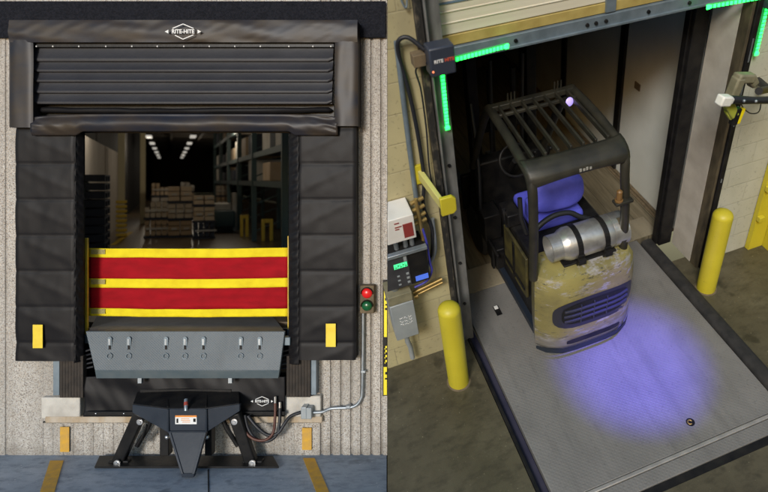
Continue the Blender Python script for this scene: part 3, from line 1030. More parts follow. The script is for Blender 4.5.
st = MB()
lbox(st, 175.2, 196.6, 415.4, 424.2, 5.176, 5.179)
sk = st.build('warning_sticker', M['white_print'], fp)
st = MB()
lbox(st, 175.2, 196.6, 415.4, 417.2, 5.174, 5.1755)
for py in (418.6, 420.2, 421.9):
    lbox(st, 181 + (py > 421) * 1.2, 190 - (py < 419) * .8, py, py + .5, 5.174, 5.1755)
st.build('sticker_print', M['orange'], sk)
st = MB()
lbox(st, 176.4, 178.2, 418.6, 423, 5.174, 5.1755)
lbox(st, 193.2, 195.6, 418.6, 422, 5.174, 5.1755)
st.build('sticker_symbol', M['black'], sk)
m = MB()
m.tube([L(186, 399.5, 5.225), L(186, 407, 5.175), L(186, 410.5, 5.17)], 0.016, 10)
m.build('latch_bolt', M['steel'], vr, smooth=50)
m = MB()
m.tube([L(186, 402.5, 5.196), L(186, 405.5, 5.178)], 0.0175, 10)
m.build('latch_band', mat('red_band', (0.35, 0.06, 0.04), 0.5), vr, smooth=50)
for a, b, f0, f1 in ((140.5, 118, 148, 137), (234.5, 252, 226.5, 238)):
    m = MB()
    m.bar(L(a, 413, 5.30), L(b, 463, 5.335), 0.10, 0.07, up=(0, 1, 0))
    leg = m.build('strut', M['black'], vr, bevel=0.012)
    m = MB()
    m.tube([L(f0 + (6 if f0 < 180 else -6), 414, 5.33), L(f0, 428, 5.33), L(f1, 446, 5.34)], 0.02, 8)
    m.tube([L(f0 + (-1 if f0 < 180 else 1), 425, 5.31), L(f0 + (-7 if f0 < 180 else 7), 440, 5.30)], 0.010, 6)
    m.build('return_spring_rod', M['black'], leg, smooth=50)
    m = MB()
    sg = 1 if f0 < 180 else -1
    m.bar(L(f0 - 9 * sg + 0.5, 431, 5.265), L(f0 - 6 * sg, 441, 5.265), 0.006, 0.012, up=(0, 1, 0)) if False else None
    for (q, w) in (((a - sg * 4.8, 421.5), .03), ((b + sg * 1.5, 463), .032)):
        p = L(q[0] + (4.6 * sg if w == .03 else -2 * sg), q[1], 5.28)
        m.lathe(p, (0, -1, 0), [(0, w * .9), (0.012, w * .9), (0.013, w * .5), (0.02, w * .45)], 14)
    m.build('pivot_bolt', M['chrome'], leg, smooth=40)
    m = MB()
    lbox(m, b - 10, b + 10, 461, 466, 5.30, 5.36)
    m.build('foot_bracket', M['black'], leg, bevel=0.008)
for a, b in ((159.5, 168.5), (204.5, 211.5)):
    m = MB()
    lbox(m, a, b, 425, 456, 5.28, 5.36)
    m.build('support_leg', M['black'], vr, bevel=0.006)
m = MB()
for px in (167.2, 206.8):
    m.sphere(L(px, 437, 5.24), .02, 8)
m.build('side_pin', M['chrome'], vr, smooth=60)

# ---- hoses, junction box and conduit, signal light
def hose(pts, r, mt, label):
    dense = []
    P = [Vector(p) for p in pts]
    for i in range(len(P) - 1):
        p0, p1, p2, p3 = P[max(i - 1, 0)], P[i], P[i + 1], P[min(i + 2, len(P) - 1)]
        for k in range(8):
            t = k / 8
            dense.append(0.5 * ((2 * p1) + (p2 - p0) * t + (2 * p0 - 5 * p1 + 4 * p2 - p3) * t * t + (3 * p1 - p0 - 3 * p2 + p3) * t ** 3))
    dense.append(P[-1])
    return dense


h = hose([L(245, 415, 5.34), L(248, 428, 5.33), L(256, 439, 5.32), L(268, 441, 5.32), L(277, 434, 5.33), L(279.5, 422, 5.36), L(279.8, 408, 5.385)], 0, 0, '')
o = tag(MB().tube(h, 0.014, 8).build('hydraulic_hose', M['hose'], smooth=60), 'black hose looping from the restraint up to the right fitting on the pit curtain', 'hose', 'hoses of the vehicle restraint')
m = MB(); m.tube([L(279.8, 408, 5.385), L(279.8, 402, 5.39)], 0.012, 8); m.build('hose_fitting', M['chrome'], o, smooth=50)
h = hose([L(240, 417, 5.33), L(245, 431, 5.31), L(254, 439, 5.30), L(265, 440, 5.30), L(273, 433, 5.31), L(275, 418, 5.36), L(275.2, 403, 5.385)], 0, 0, '')
o = tag(MB().tube(h, 0.012, 8).build('hydraulic_hose', M['hose_brown'], smooth=60), 'brown hose looping beside the black one under the pit curtain', 'hose', 'hoses of the vehicle restraint')
m = MB(); m.tube([L(275.2, 404, 5.385), L(275.2, 396.5, 5.39)], 0.012, 8); m.build('hose_fitting', M['chrome'], o, smooth=50)
h = hose([L(248, 416, 5.34), L(257, 427, 5.32), L(268, 435, 5.32), L(278, 433, 5.33), L(285, 423, 5.36), L(291, 416, 5.39), L(300.5, 412.5, 5.41)], 0, 0, '')
o = tag(MB().tube(h, 0.015, 8).build('hydraulic_hose', M['hose'], smooth=60), 'black cable hose running from the restraint to the grey junction box', 'hose', 'hoses of the vehicle restraint')

jb = thing('junction_box', L(306, 419, 5.36), 'small grey metal junction box on the right end of the concrete ledge', 'junction box')
m = MB(); lbox(m, 300.8, 311.4, 408, 419.3, 5.37, 5.45); m.build('box_body', M['grey_box'], jb, bevel=0.005)
m = MB(); lbox(m, 301.3, 306.0, 407.2, 409, 5.365, 5.445); lbox(m, 305.8, 306.2, 409, 418.6, 5.367, 5.372); m.build('box_cover', M['steel'], jb, bevel=0.002)
h = hose([L(311, 412.6, 5.42), L(322, 412, 5.43), L(330, 408.8, 5.45), L(338, 408, 5.455), L(350, 407.4, 5.455), L(357, 404.5, 5.455), L(361, 398.5, 5.455), L(362.3, 390, 5.455), L(363, 350, 5.455), L(363.2, 312, 5.455)], 0, 0, '')
o = tag(MB().tube(h, 0.013, 10).build('conduit', M['steel'], smooth=60), 'thin silver conduit pipe from the junction box bending up to the signal light', 'pipe')
m = MB()
for a, b in ((348, 407.4), (363, 372)):
    lbox(m, a - 2.2, a + 2.2, b - 1.2, b + 1.2, 5.435, 5.49)
m.build('conduit_strap', M['steel'], o, bevel=0.003)

tl_ = thing('signal_light', L(367, 313, 5.38), 'dark signal light with lit red lens over green on the ribbed wall', 'signal light')
m = MB(); lbox(m, 360, 374, 285.5, 313.5, 5.40, 5.49); m.build('housing', M['rust'], tl_, bevel=0.006)
for py, mt, nm in ((293, M['red_lens'], 'red_lens'), (305.6, M['green_lens'], 'green_lens')):
    c = L(367.1, py, 5.40)
    MB().lathe(c, (0, -1, 0), [(0, 0.046), (0.012, 0.045), (0.024, 0.034), (0.03, 0.015), (0.031, 0.001)], 20).build(nm, mt, tl_, smooth=60)
    m = MB()
    n = 16
    vs, fs = [], []
    for k in range(n + 1):
        a = math.pi * (k / n) * 1.1 - .05 * math.pi
        for dd in (0, 0.05):
            vs.append(c + Vector((0.052 * math.cos(a), -dd * (0.4 + .6 * math.sin(max(0, min(math.pi, a)))), 0.052 * math.sin(a))))
    for k in range(n):
        fs.append((2 * k, 2 * k + 2, 2 * k + 3, 2 * k + 1))
    m.add(vs, fs).build('lens_visor', M['black'], tl_, smooth=60, solid=0.003)

cs = thing('caution_sign', L(385, 396, 5.4), 'narrow black and yellow caution sign at the right end of the ribbed wall', 'sign')
m = MB(); lbox(m, 382.6, 386.9, 280, 396, 5.44, 5.455); m.build('sign_plate', M['black'], cs, bevel=0.002)
m = MB()
lbox(m, 384, 386.9, 287, 337, 5.434, 5.4385); lbox(m, 383.6, 386.9, 367, 395, 5.434, 5.4385)
m.build('yellow_field', M['sign_yellow'], cs)
m = MB()
for k, py in enumerate((289.5, 293.5, 298, 304, 308, 372, 378)):
    lbox(m, 384.9 + .3 * (k % 2), 386.9, py, py + 1.6 + .5 * (k % 3), 5.430, 5.433)
m.build('sign_marks', M['black'], cs)
m = MB()
for k, py in enumerate((346, 350, 355, 360)):
    lbox(m, 384.6, 386.9, py, py + 2.2, 5.434, 5.4385)
    lbox(m, 384.6, 385.3, py, py + 3.6, 5.434, 5.4385)
m.build('yellow_letters', M['sign_yellow'], cs)

# ---- warehouse hall behind the opening
O = Vector((LX(186, 5.8), 5.8, 0))
U = Vector((-0.453, 0.8915, 0))
V = Vector((0.8915, 0.453, 0))
ZF = zdk
ZCE = 5.6


def H(s, t, z):
    return O + V * s + U * t + Vector((0, 0, z))


def hfloor(px, py):
    y = (HC - ZF) * F / (py - PY)
    p = Vector((LX(px, y), y, 0)) - O
    return p.dot(V), p.dot(U), y


def hbox(mb, s0, s1, t0, t1, z0, z1):
    return mb.hexa([H(s0, t0, z0), H(s1, t0, z0), H(s1, t1, z0), H(s0, t1, z0), H(s0, t0, z1), H(s1, t0, z1), H(s1, t1, z1), H(s0, t1, z1)])


sl, tlw, _ = hfloor(96, 262)
SL = sl - 0.4
SR = 5.4
m = MB()
m.prism([(LX(80, 5.74), 5.74, ZF - .004), (LX(291, 5.74), 5.74, ZF - .004), H(SR, 5, ZF - .004), H(SR, 60, ZF - .004), H(SL - 2, 60, ZF - .004), H(SL - 2, 2, ZF - .004)], (0, 0, -0.2))
struct(m.build('hall_floor', M['hall_floor']))
m = MB()
hbox(m, SL - 2.2, SR + .3, -0.2 + 1.2, 60, ZCE, ZCE + .1)
struct(m.build('hall_ceiling', M['hall_roof']))
m = MB()
for k in range(14):
    hbox(m, SL - 2, SR, 4 + 4 * k, 4.25 + 4 * k, ZCE - .45, ZCE - .02)
for k in range(5):
    hbox(m, SL + 1.5 * k, SL + .1 + 1.5 * k, 3, 60, ZCE - .62, ZCE - .47)
struct(m.build('ceiling_trusses', M['hall_truss']))
m = MB()
hbox(m, SL - 2, SR + .2, 60, 60.2, ZF, ZCE)
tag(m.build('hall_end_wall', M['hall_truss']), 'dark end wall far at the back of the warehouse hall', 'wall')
m = MB()
hbox(m, SR, SR + .2, 4, 60, ZF, ZCE)
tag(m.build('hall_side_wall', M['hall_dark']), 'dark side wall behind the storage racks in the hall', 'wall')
m = MB()
hbox(m, SL - .2, SL, 3, 60, ZF, ZCE)
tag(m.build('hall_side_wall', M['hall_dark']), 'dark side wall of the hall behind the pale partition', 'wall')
# pale partition
m = MB()
s_, t_, y_ = hfloor(113, 231)
hbox(m, SL + .02, SL + .16, 4.5, t_ + 3, ZF, 3.25)
hbox(m, SL + .16, SL + .2, t_ - 2.2, t_ - 2.0, ZF, 3.2)
hbox(m, SL + .16, SL + .2, t_ + 1.2, t_ + 1.4, ZF, 3.2)
tag(m.build('partition_wall', M['hall_wall']), 'pale partition wall seen through the left of the dock opening', 'partition')
# columns
for px0, px1, py, lab in ((118.6, 124.4, 237, 'nearer pale steel column with a striped guard in the hall'), (140.4, 145.2, 224, 'farther pale steel column left of the pallet loads')):
    s_, t_, y_ = hfloor((px0 + px1) / 2, py)
    w = (px1 - px0) / 2 * y_ / F
    c = thing('hall_column', H(s_, t_, ZF), lab, 'column', 'steel columns in the hall')
    m = MB(); hbox(m, s_ - w, s_ + w, t_ - w, t_ + w, ZF, ZCE - .02); m.build('shaft', M['hall_col'], c, bevel=.01)
    if px0 < 130:
        m = MB()
        for k in range(8):
            hbox(m, s_ - w * 1.6, s_ + w * 1.6, t_ - w * 1.6, t_ + w * 1.6, ZF + .02 + k * .11, ZF + .085 + k * .11)
        m.build('column_guard', M['guard_y'], c, bevel=.01)
# dark pallet stack
s_, t_, y_ = hfloor(97, 256)
ps = thing('pallet_stack', H(s_, t_, ZF), 'tall stack of dark empty pallets at the left of the dock opening', 'pallet stack')
m = MB()
for k in range(10):
    z = ZF + k * 0.145
    for d in (-.5, -.05, .4):
        hbox(m, s_ - .42 + .02 * (k % 3), s_ + .16, t_ + d, t_ + d + .1, z, z + .09)
    hbox(m, s_ - .42 + .02 * (k % 3), s_ + .16, t_ - .5, t_ + .5, z + .09, z + .115)
m.build('pallets', M['pallet'], ps)


# pallet loads of cartons
CART = [M['carton'], mat('pale_carton', (0.55, 0.47, 0.36), 0.8, col2=(0.42, 0.33, 0.23), scale=4), mat('wrapped_carton', (0.40, 0.34, 0.27), 0.3, col2=(0.55, 0.52, 0.47), scale=5),
        mat('brown_carton', (0.33, 0.22, 0.12), 0.85, col2=(0.42, 0.30, 0.18), scale=3)]
lrg = random.Random(11)


def load(px0, px1, py, tiers, lab, dark=0, th=18):
    s_, t_, y_ = hfloor((px0 + px1) / 2, py)
    w = (px1 - px0) / 2 * y_ / F
    tz = th * y_ / F
    root = thing('pallet_load', H(s_, t_, ZF), lab, 'pallet load', 'stacked pallet loads in the hall')
    z = ZF
    for k in range(tiers):
        m = MB(); hbox(m, s_ - w, s_ + w, t_ - w, t_ + w, z, z + tz * .10); m.build('pallet', M['pallet'], root)
        z += tz * .10
        m = MB()
        n = lrg.choice((2, 3, 3, 4))
        cm = lrg.choice(CART)
        for a in range(n):
            for b in range(3):
                if k == tiers - 1 and b == 2 and lrg.random() < .35:
                    continue
                g = .012
                hw = w * .95
                x0 = s_ - hw + 2 * hw * a / n
                jit = .01 * N(a * 3.3, b * 2.1, px0 + k)
                hbox(m, x0 + g, x0 + 2 * hw / n - g, t_ - w * .95 + jit, t_ + w * .9, z + tz * .27 * b + g * .5, z + tz * .27 * (b + 1) - g * .5)
        m.build('cartons', M['pallet'] if k < dark else cm, root, bevel=.008)
        m = MB()
        for a in range(n):
            x0 = s_ - w * .95 + 1.9 * w * (a + .3) / n
            hbox(m, x0, x0 + .11, t_ - w * .95 - .022, t_ - w * .95 - .016, z + tz * .33, z + tz * .43)
        m.build('carton_label', M['white_goods'], root)
        z += tz * .84


load(145.5, 166.5, 237, 2, 'left pallet load of two tiers of brown cartons in the hall', th=19)
load(168.5, 191.5, 236.5, 3, 'middle and tallest pallet load of brown cartons in the hall', th=18)
load(193.5, 214, 238, 3, 'right pallet load with a dark lowest tier in the hall', dark=1, th=17)
load(216, 229, 219, 3, 'far pallet load of cartons showing above the low pallet truck in the hall', th=12)
load(181, 194, 213, 3, 'far pallet load of cartons rising behind the middle stack in the hall', th=11)
load(152, 168, 225, 3, 'pallet load of cartons standing behind the left stack in the hall', th=15)
# low dark truck body beside loads
s_, t_, y_ = hfloor(222, 231)
tk = thing('pallet_truck', H(s_, t_, ZF), 'low dark green pallet truck with pale cover beside the right pallet load', 'pallet truck')
m = MB(); hbox(m, s_ - .22, s_ + .28, t_ - .5, t_ + .7, ZF + .1, ZF + .55); m.build('truck_body', M['rack'], tk, bevel=.05)
m = MB(); hbox(m, s_ - .2, s_ + .2, t_ - .3, t_ + .5, ZF + .55, ZF + .72); hbox(m, s_ + .22, s_ + .34, t_ - .3, t_ - .2, ZF, ZF + 1.0); m.build('truck_cover', M['white_goods'], tk, bevel=.03)
m = MB(); hbox(m, s_ - .2, s_ + .2, t_ - .56, t_ - .46, ZF, ZF + .16); m.build('truck_wheels', M['rubber_black'], tk, bevel=.03)

# racks
s_, t_, y_ = hfloor(254, 241)
SRK = s_
rk = thing('storage_rack', H(SRK, t_, ZF), 'tall dark storage rack running along the right side of the hall', 'storage rack')
ups = [t_ - 4.0, t_, t_ + 3.2, t_ + 6.4, t_ + 9.6, t_ + 13]
for k, tt in enumerate(ups):
    m = MB()
    for d in (0, 1.0):
        hbox(m, SRK + d - .05, SRK + d + .05, tt - .05, tt + .05, ZF, ZCE - .7)
    for q in range(6):
        m.bar(H(SRK, tt, ZF + .2 + .6 * q), H(SRK + 1.0, tt, ZF + .6 + .6 * q), .03, .03)
    m.build('upright', M['rack'], rk)
for z in (2.35, 2.95, 3.75):
    m = MB()
    for d in (0, 1.0):
        hbox(m, SRK + d - .03, SRK + d + .03, ups[0], ups[-1], z, z + .11)
    m.build('beam', M['rack'], rk)
rg = random.Random(3)
gk = 0
for z in (2.46, 3.06, 3.86):
    for k in range(len(ups) - 1):
        for j in range(2):
            if rg.random() < .25:
                continue
            tt = ups[k] + .35 + j * 1.45
            hh = rg.uniform(.28, .5)
            m = MB()
            hbox(m, SRK + .02, SRK + .9, tt, tt + rg.uniform(.7, 1.1), z, z + hh)
            gk += 1
            tag(m.build('stored_carton', rg.choice([M['carton'], M['white_goods'], M['white_goods'], M['pallet']]), bevel=.02),
                'goods stored on the beams of the dark rack in the hall', 'stored goods', 'goods on the storage rack')
for px0, px1, py, lab in ((240.5, 248.5, 237, 'farther yellow rack guard frame standing before the dark rack'), (262, 273, 241, 'nearer yellow rack guard frame standing before the dark rack')):
    s_, t_, y_ = hfloor((px0 + px1) / 2, py)
    w = (px1 - px0) / 2 * y_ / F
    m = MB()
    hh = 22 * y_ / F
    hbox(m, s_ - w, s_ - w + .07, t_, t_ + .07, ZF, ZF + hh)
    hbox(m, s_ + w - .07, s_ + w, t_, t_ + .07, ZF, ZF + hh)
    hbox(m, s_ - w + .07, s_ + w - .07, t_, t_ + .07, ZF + hh - .09, ZF + hh)
    tag(m.build('rack_guard', M['guard_y'], bevel=.01), lab, 'rack guard', 'yellow rack guards')
# floor line
m = MB()
a, b = hfloor(113, 245), hfloor(131, 232)
m.prism([H(a[0] - .05, a[1], ZF), H(a[0] + .05, a[1], ZF), H(b[0] + .05, b[1], ZF), H(b[0] - .05, b[1], ZF)], (0, 0, .004))
tag(m.build('hall_line', M['guard_y']), 'thin yellow line painted on the hall floor near the column', 'floor marking')
# ceiling lamps: two rows
first = None
for row, (px, py) in enumerate(((149, 138), (193, 138))):
    y = (4.0 - HC) * F / (PY - py)
    p = Vector((LX(px, y), y, 0)) - O
    s0, t0 = p.dot(V), p.dot(U)
    for k in range(6):
        tt = t0 + k * 4.6
        lab = '%s lamp from the opening in the %s row of hall ceiling lamps' % (('nearest', 'second', 'third', 'fourth', 'fifth', 'farthest')[k], ('left', 'right')[row])
        if first is None:
            first = thing('ceiling_lamp', H(s0, tt, 4.0), lab, 'ceiling lamp', 'lit lamps under the hall ceiling')
            m = MB(); hbox(m, s0 - .11, s0 + .11, tt - .55, tt + .55, 4.08, 4.16); m.build('lamp_housing', M['hall_dark'], first)
            m = MB(); hbox(m, s0 - .09, s0 + .09, tt - .5, tt + .5, 4.02, 4.075); m.build('lamp_tube', M['lamp'], first)
            base = (s0, tt)
        else:
            d = V * (s0 - base[0]) + U * (tt - base[1])
            dup(first, d, lab)

# light given by those lamps
for (s0, tt) in ((base[0], 6.0), (base[0] + 2.0, 12.0), (base[0], 20.0), (base[0] + 2.0, 34.0)):
    hl = bpy.data.lights.new('hall_light', 'POINT')
    hl.shadow_soft_size = 0.35
    hl.energy = 34
    hl.color = (1.0, 0.88, 0.70)
    ho = bpy.data.objects.new('hall_light', hl)
    COL.objects.link(ho)
    ho.location = H(s0, tt, 3.8)

# ================================================================== INDOOR BAY
R = 'R'
# floor with a pit opening for the leveler plate
FX0, FX1, FY0, FY1 = 0.90, 3.17, 1.66, 4.06
m = MB()


def sf(Y):
    return seam_x(Y, 0.0)


Yn = 0.9
for (xa0, xa1, ya, yb, seamed) in ((None, FX0, Yn, FY0, 1), (None, FX0, FY0, 3.62, 1), (FX0, FX1, Yn, FY0, 0), (FX1, 6.2, Yn, 3.62, 0)):
    a0 = seam_x(ya, 0) if seamed else xa0
    b0 = seam_x(yb, 0) if seamed else xa0
    a1 = seam_x(ya, -.2) if seamed else xa0
    b1 = seam_x(yb, -.2) if seamed else xa0
    m.hexa([(a1, ya, -.2), (xa1, ya, -.2), (xa1, yb, -.2), (b1, yb, -.2), (a0, ya, 0), (xa1, ya, 0), (xa1, yb, 0), (b0, yb, 0)])
struct(m.build('floor', M['floor_in'], world=R, at=(0, 0, 0)))

# block walls
m = MB()
y0, y1, xr = 3.5, 3.85, 0.79
zt = 3.42
m.hexa([(seam_x(y0, 0), y0, 0), (xr, y0, 0), (xr, y1, 0), (seam_x(y1, 0), y1, 0),
        (seam_x(y0, zt), y0, zt), (xr, y0, zt), (xr, y1, zt), (seam_x(y1, zt), y1, zt)])
tag(m.build('block_wall', M['block_l'], world=R), 'yellowish cream painted block wall left of the dock door carrying the controls', 'wall')
m = MB()
m.box(3.43, 6.0, 3.5, 3.85, 0, 4.1)
tag(m.build('block_wall', M['block_r'], world=R), 'pale painted block wall right of the dock door behind the yellow bollard', 'wall')

# dock plate
dl = thing('dock_plate', (2.0, 3.0, 0), 'wide grey steel dock leveler plate under the forklift, lit by blue light', 'dock leveler', world=R)
m = MB().box(1.005, 3.02, 1.87, 4.03, -0.06, 0.012)
m.build('deck', M['deck'], dl, bevel=0.004)
m = MB()
m.box(1.005, 3.02, 1.835, 1.866, -0.05, 0.016)
m.build('hinge_bar', M['deck_edge'], dl, bevel=0.006)
m = MB()
m.box(1.005, 3.02, 1.725, 1.831, -0.05, 0.008)
m.build('front_plate', M['deck'], dl, bevel=0.003)
m = MB()
m.hexa([(1.03, 4.035, -.02), (3.0, 4.035, -.02), (2.94, 4.34, 0.0), (1.1, 4.34, 0.0), (1.03, 4.035, .012), (3.0, 4.035, .012), (2.94, 4.34, .03), (1.1, 4.34, .03)])
m.build('lip', M['lip_tread'], dl, bevel=0.003)
m = MB()
m.lathe((2.27, 2.04, 0.011), (0, 0, 1), [(0, .035), (.004, .035), (.005, .02)], 16)
h1 = m.build('lift_hole', M['black'], dl, smooth=50)
m = MB()
m.tube([(2.265 + .018 * math.cos(k * .63), 2.04 + .018 * math.sin(k * .63), .018) for k in range(9)], .005, 6)
m.build('lift_ring', M['brass'], h1, smooth=50)
m = MB()
m.box(1.255, 1.31, 3.66, 3.78, .0125, .016)
h2 = m.build('lift_slot', M['black'], dl)
m = MB()
m.box(1.262, 1.30, 3.735, 3.775, .0165, .026)
m.build('lift_pin', M['white_print'], h2, bevel=.003)
# pit edge
pe = thing('pit_edge', (2.0, 2.9, 0), 'black steel angle and rubber seal around the edge of the dock plate', 'pit edge', world=R)
m = MB().box(.905, .93, 1.7, 4.05, -.1, .012)
m.build('edge_angle', M['black'], pe, bevel=.003)
m = MB().box(.93, 1.0, 1.7, 4.05, -.15, -.05)
m.build('side_gap', mat('navy_rubber', (0.02, 0.02, 0.045), 0.7, col2=(0.032, 0.03, 0.055), scale=6), pe)
m = MB()


def seal(u, v):
    a = math.pi * v
    return Vector((3.095 - .068 * math.cos(a), 1.7 + u * 2.26, .002 + (.055 + .004 * N(u * 12, 2)) * math.sin(a) ** .6))


m.grid(seal, 40, 8)
m.box(3.03, 3.16, 1.7, 3.955, -.1, .004)
m.build('rubber_seal', M['rubber_black'], pe, smooth=60)
m = MB().box(.905, 3.16, 1.662, 1.72, -.1, -.004)
m.build('front_gap', M['black'], pe)

# bollards
bo = thing('bollard', (.68, 3.13, 0), 'yellow bollard at the left of the dock plate before the control boxes', 'bollard', 'yellow bollards beside the dock plate', world=R)
m = MB()
r = .09
prof = [(0, r), (.93, r)] + [(.93 + .065 * math.sin(a), r * math.cos(a)) for a in (.2, .45, .7, .95, 1.2, 1.4, 1.55)]
m.lathe((.68, 3.13, 0.001), (0, 0, 1), prof, 36)
m.build('post', M['bollard'], bo, smooth=60)
m = MB()
m.lathe((.68, 3.13, 0.0005), (0, 0, 1), [(0, .104), (.004, .099), (.007, .091)], 30)
m.build('grout_ring', M['rust'], bo, smooth=60)
dup(bo, (2.59, .05, 0), 'yellow bollard at the right of the dock plate before the pale block wall', world=R)

# left door track
tk = thing('door_track', (.88, 3.45, 0), 'dirty grey steel door track along the left jamb of the dock door', 'door track', 'vertical tracks of the dock door', world=R)
m = MB().box(.788, .836, 3.465, 3.52, 0, 3.45)
m.build('jamb_angle', M['jamb_black'], tk, bevel=.004)
m = MB()
m.box(.846, .962, 3.52, 3.535, 0, 3.45)
m.box(.846, .858, 3.45, 3.52, 0, 3.45)
m.box(.95, .961, 3.535, 3.62, 0, 3.45)
m.build('track_channel', M['track_steel'], tk, bevel=.003)
for z in (.5, 1.0, 1.5, 2.0, 3.28):
    MB().lathe((.91, 3.519, z), (0, -1, 0), [(0, .014), (.012, .013)], 10).build('track_bolt', M['black'], tk, smooth=50)
# right track
tk2 = thing('door_track', (3.38, 3.45, 0), 'black steel door track with a rusty angle along the right jamb of the dock door', 'door track', 'vertical tracks of the dock door', world=R)
m = MB().box(3.345, 3.372, 3.44, 3.545, 0, 3.45)
m.build('jamb_angle', mat('dark_rust', (0.045, 0.036, 0.02), 0.8, col2=(0.10, 0.08, 0.045), scale=16, stretch=(1, 1, .3)), tk2, bevel=.003)
m = MB()
m.box(3.376, 3.428, 3.42, 3.50, 0, 3.45)
m.build('track_channel', M['black'], tk2, bevel=.006)
for z in (.35, .62, .7, 1.1, 1.7, 1.95, 2.3):
    MB().box(3.392, 3.402, 3.414, 3.42, z, z + (.04 if z < 1.2 else .2)).build('track_slot', M['steel'], tk2)
m = MB().box(3.345, 3.43, 3.55, 3.86, 0, 3.45)
tag(m.build('door_reveal', M['white_steel'], world=R), 'off-white steel reveal between the black trailer post and the right door track', 'door frame')

# overhead door
od = thing('overhead_door', (2.0, 3.62, 2.76), 'raised cream sectional dock door with steel bottom rail and yellow lower band', 'overhead door', world=R)
zs = [2.94, 3.16, 3.40, 3.66, 3.95]
for i in range(4):
    m = MB().box(.99, 3.34, 3.64, 3.69, zs[i] + .004, zs[i + 1] - .004)
    for q in (.35, .7):
        zz = zs[i] + (zs[i + 1] - zs[i]) * q
        m.box(.99, 3.34, 3.634, 3.642, zz, zz + .012)
    m.build('door_section', M['door_panel'], od, bevel=.004)
m = MB().box(.99, 3.34, 3.634, 3.68, 2.865, 2.938)
m.build('lower_band', M['door_yellow'], od, bevel=.004)
m = MB().box(.99, 3.34, 3.632, 3.6385, 3.154, 3.166)
m.build('seam_strip', M['blue_line'], od)
m = MB()
m.box(.99, 3.34, 3.61, 3.70, 2.765, 2.86)
m.box(.99, 3.34, 3.59, 3.61, 2.765, 2.785)
rl = m.build('bottom_rail', M['steel_blue'], od, bevel=.004)
for x in (1.5, 2.05, 2.12, 2.2, 2.55, 2.9):
    MB().lathe((x, 3.61, 2.815), (0, -1, 0), [(0, .015), (.012, .013)], 10).build('rail_bolt', M['black'], rl, smooth=50)
m = MB().box(2.2, 2.28, 3.615, 3.64, 2.87, 3.95)
m.build('centre_stile', M['steel_blue'], od, bevel=.003)


# LED signal lights
def led_bar(a, b, parent, nm, n):
    a, b = Vector(a), Vector(b)
    m = MB().bar(a, b, .032, .022, up=(0, 1, 0))
    o = m.build(nm, M['led_glow'], parent, bevel=.003)
    d = (b - a)
    m = MB()
    for k in range(n):
        p = a + d * ((k + .12) / n)
        q = a + d * ((k + .74) / n)
        off = Vector((0, -.014, 0))
        m.bar(p + off, q + off, .024, .008, up=(0, 1, 0))
    m.build('led_strip', M['led'], o)
    m = MB()
    e_ = b + Vector((0, -.016, 0))
    m.bar(e_ - d.normalized() * .012, e_ + d.normalized() * .012, .032, .012, up=(0, 1, 0))
    m.build('end_lamp', M['led'], o, smooth=60)


ls = thing('led_signal', (.9, 3.4, 2.86), 'dark corner box with two green LED strips at the upper left of the dock door', 'LED light', 'green LED corner lights of the dock door', world=R)
m = MB().box(.80, .965, 3.28, 3.40, 2.85, 3.04)
lb = m.build('corner_box', M['dark_box'], ls, bevel=.012)
text('box_lettering', 'RITE', .030, M['white_print'], ls, (.856, 3.278, 2.952), (1, 0, .0), (0, 0, 1), .001, .0006)
text('box_lettering', 'HITE', .030, mat('red_print', (.62, .10, .05), .5), ls, (.925, 3.278, 2.952), (1, 0, .0), (0, 0, 1), .001, .0006)
m = MB().sphere((.815, 3.279, 2.89), .007, 6)
m.build('pilot_lamp', mat('pilot_red', (.6, .1, .05), .4, emit=(1, .25, .1), estr=1.5), ls, smooth=60)
m = MB()
m.box(.83, .93, 3.40, 3.52, 2.9, 2.98)
m.box(.72, .80, 3.36, 3.44, 2.9, 2.98)
m.build('mount_bracket', M['rust'], ls, bevel=.004)
led_bar((.985, 3.45, 2.86), (1.40, 3.54, 2.83), ls, 'horizontal_bar', 15)
led_bar((.905, 3.42, 2.82), (.92, 3.50, 2.34), ls, 'vertical_bar', 16)
ls2 = thing('led_signal', (3.5, 3.4, 2.75), 'green LED corner light at the upper right of the dock door', 'LED light', 'green LED corner lights of the dock door', world=R)
m = MB().box(3.42, 3.66, 3.36, 3.49, 2.74, 2.86)
m.build('corner_box', M['dark_box'], ls2, bevel=.01)
led_bar((3.42, 3.42, 2.83), (2.99, 3.52, 2.80), ls2, 'horizontal_bar', 14)
led_bar((3.47, 3.44, 2.73), (3.49, 3.46, 2.34), ls2, 'vertical_bar', 12)

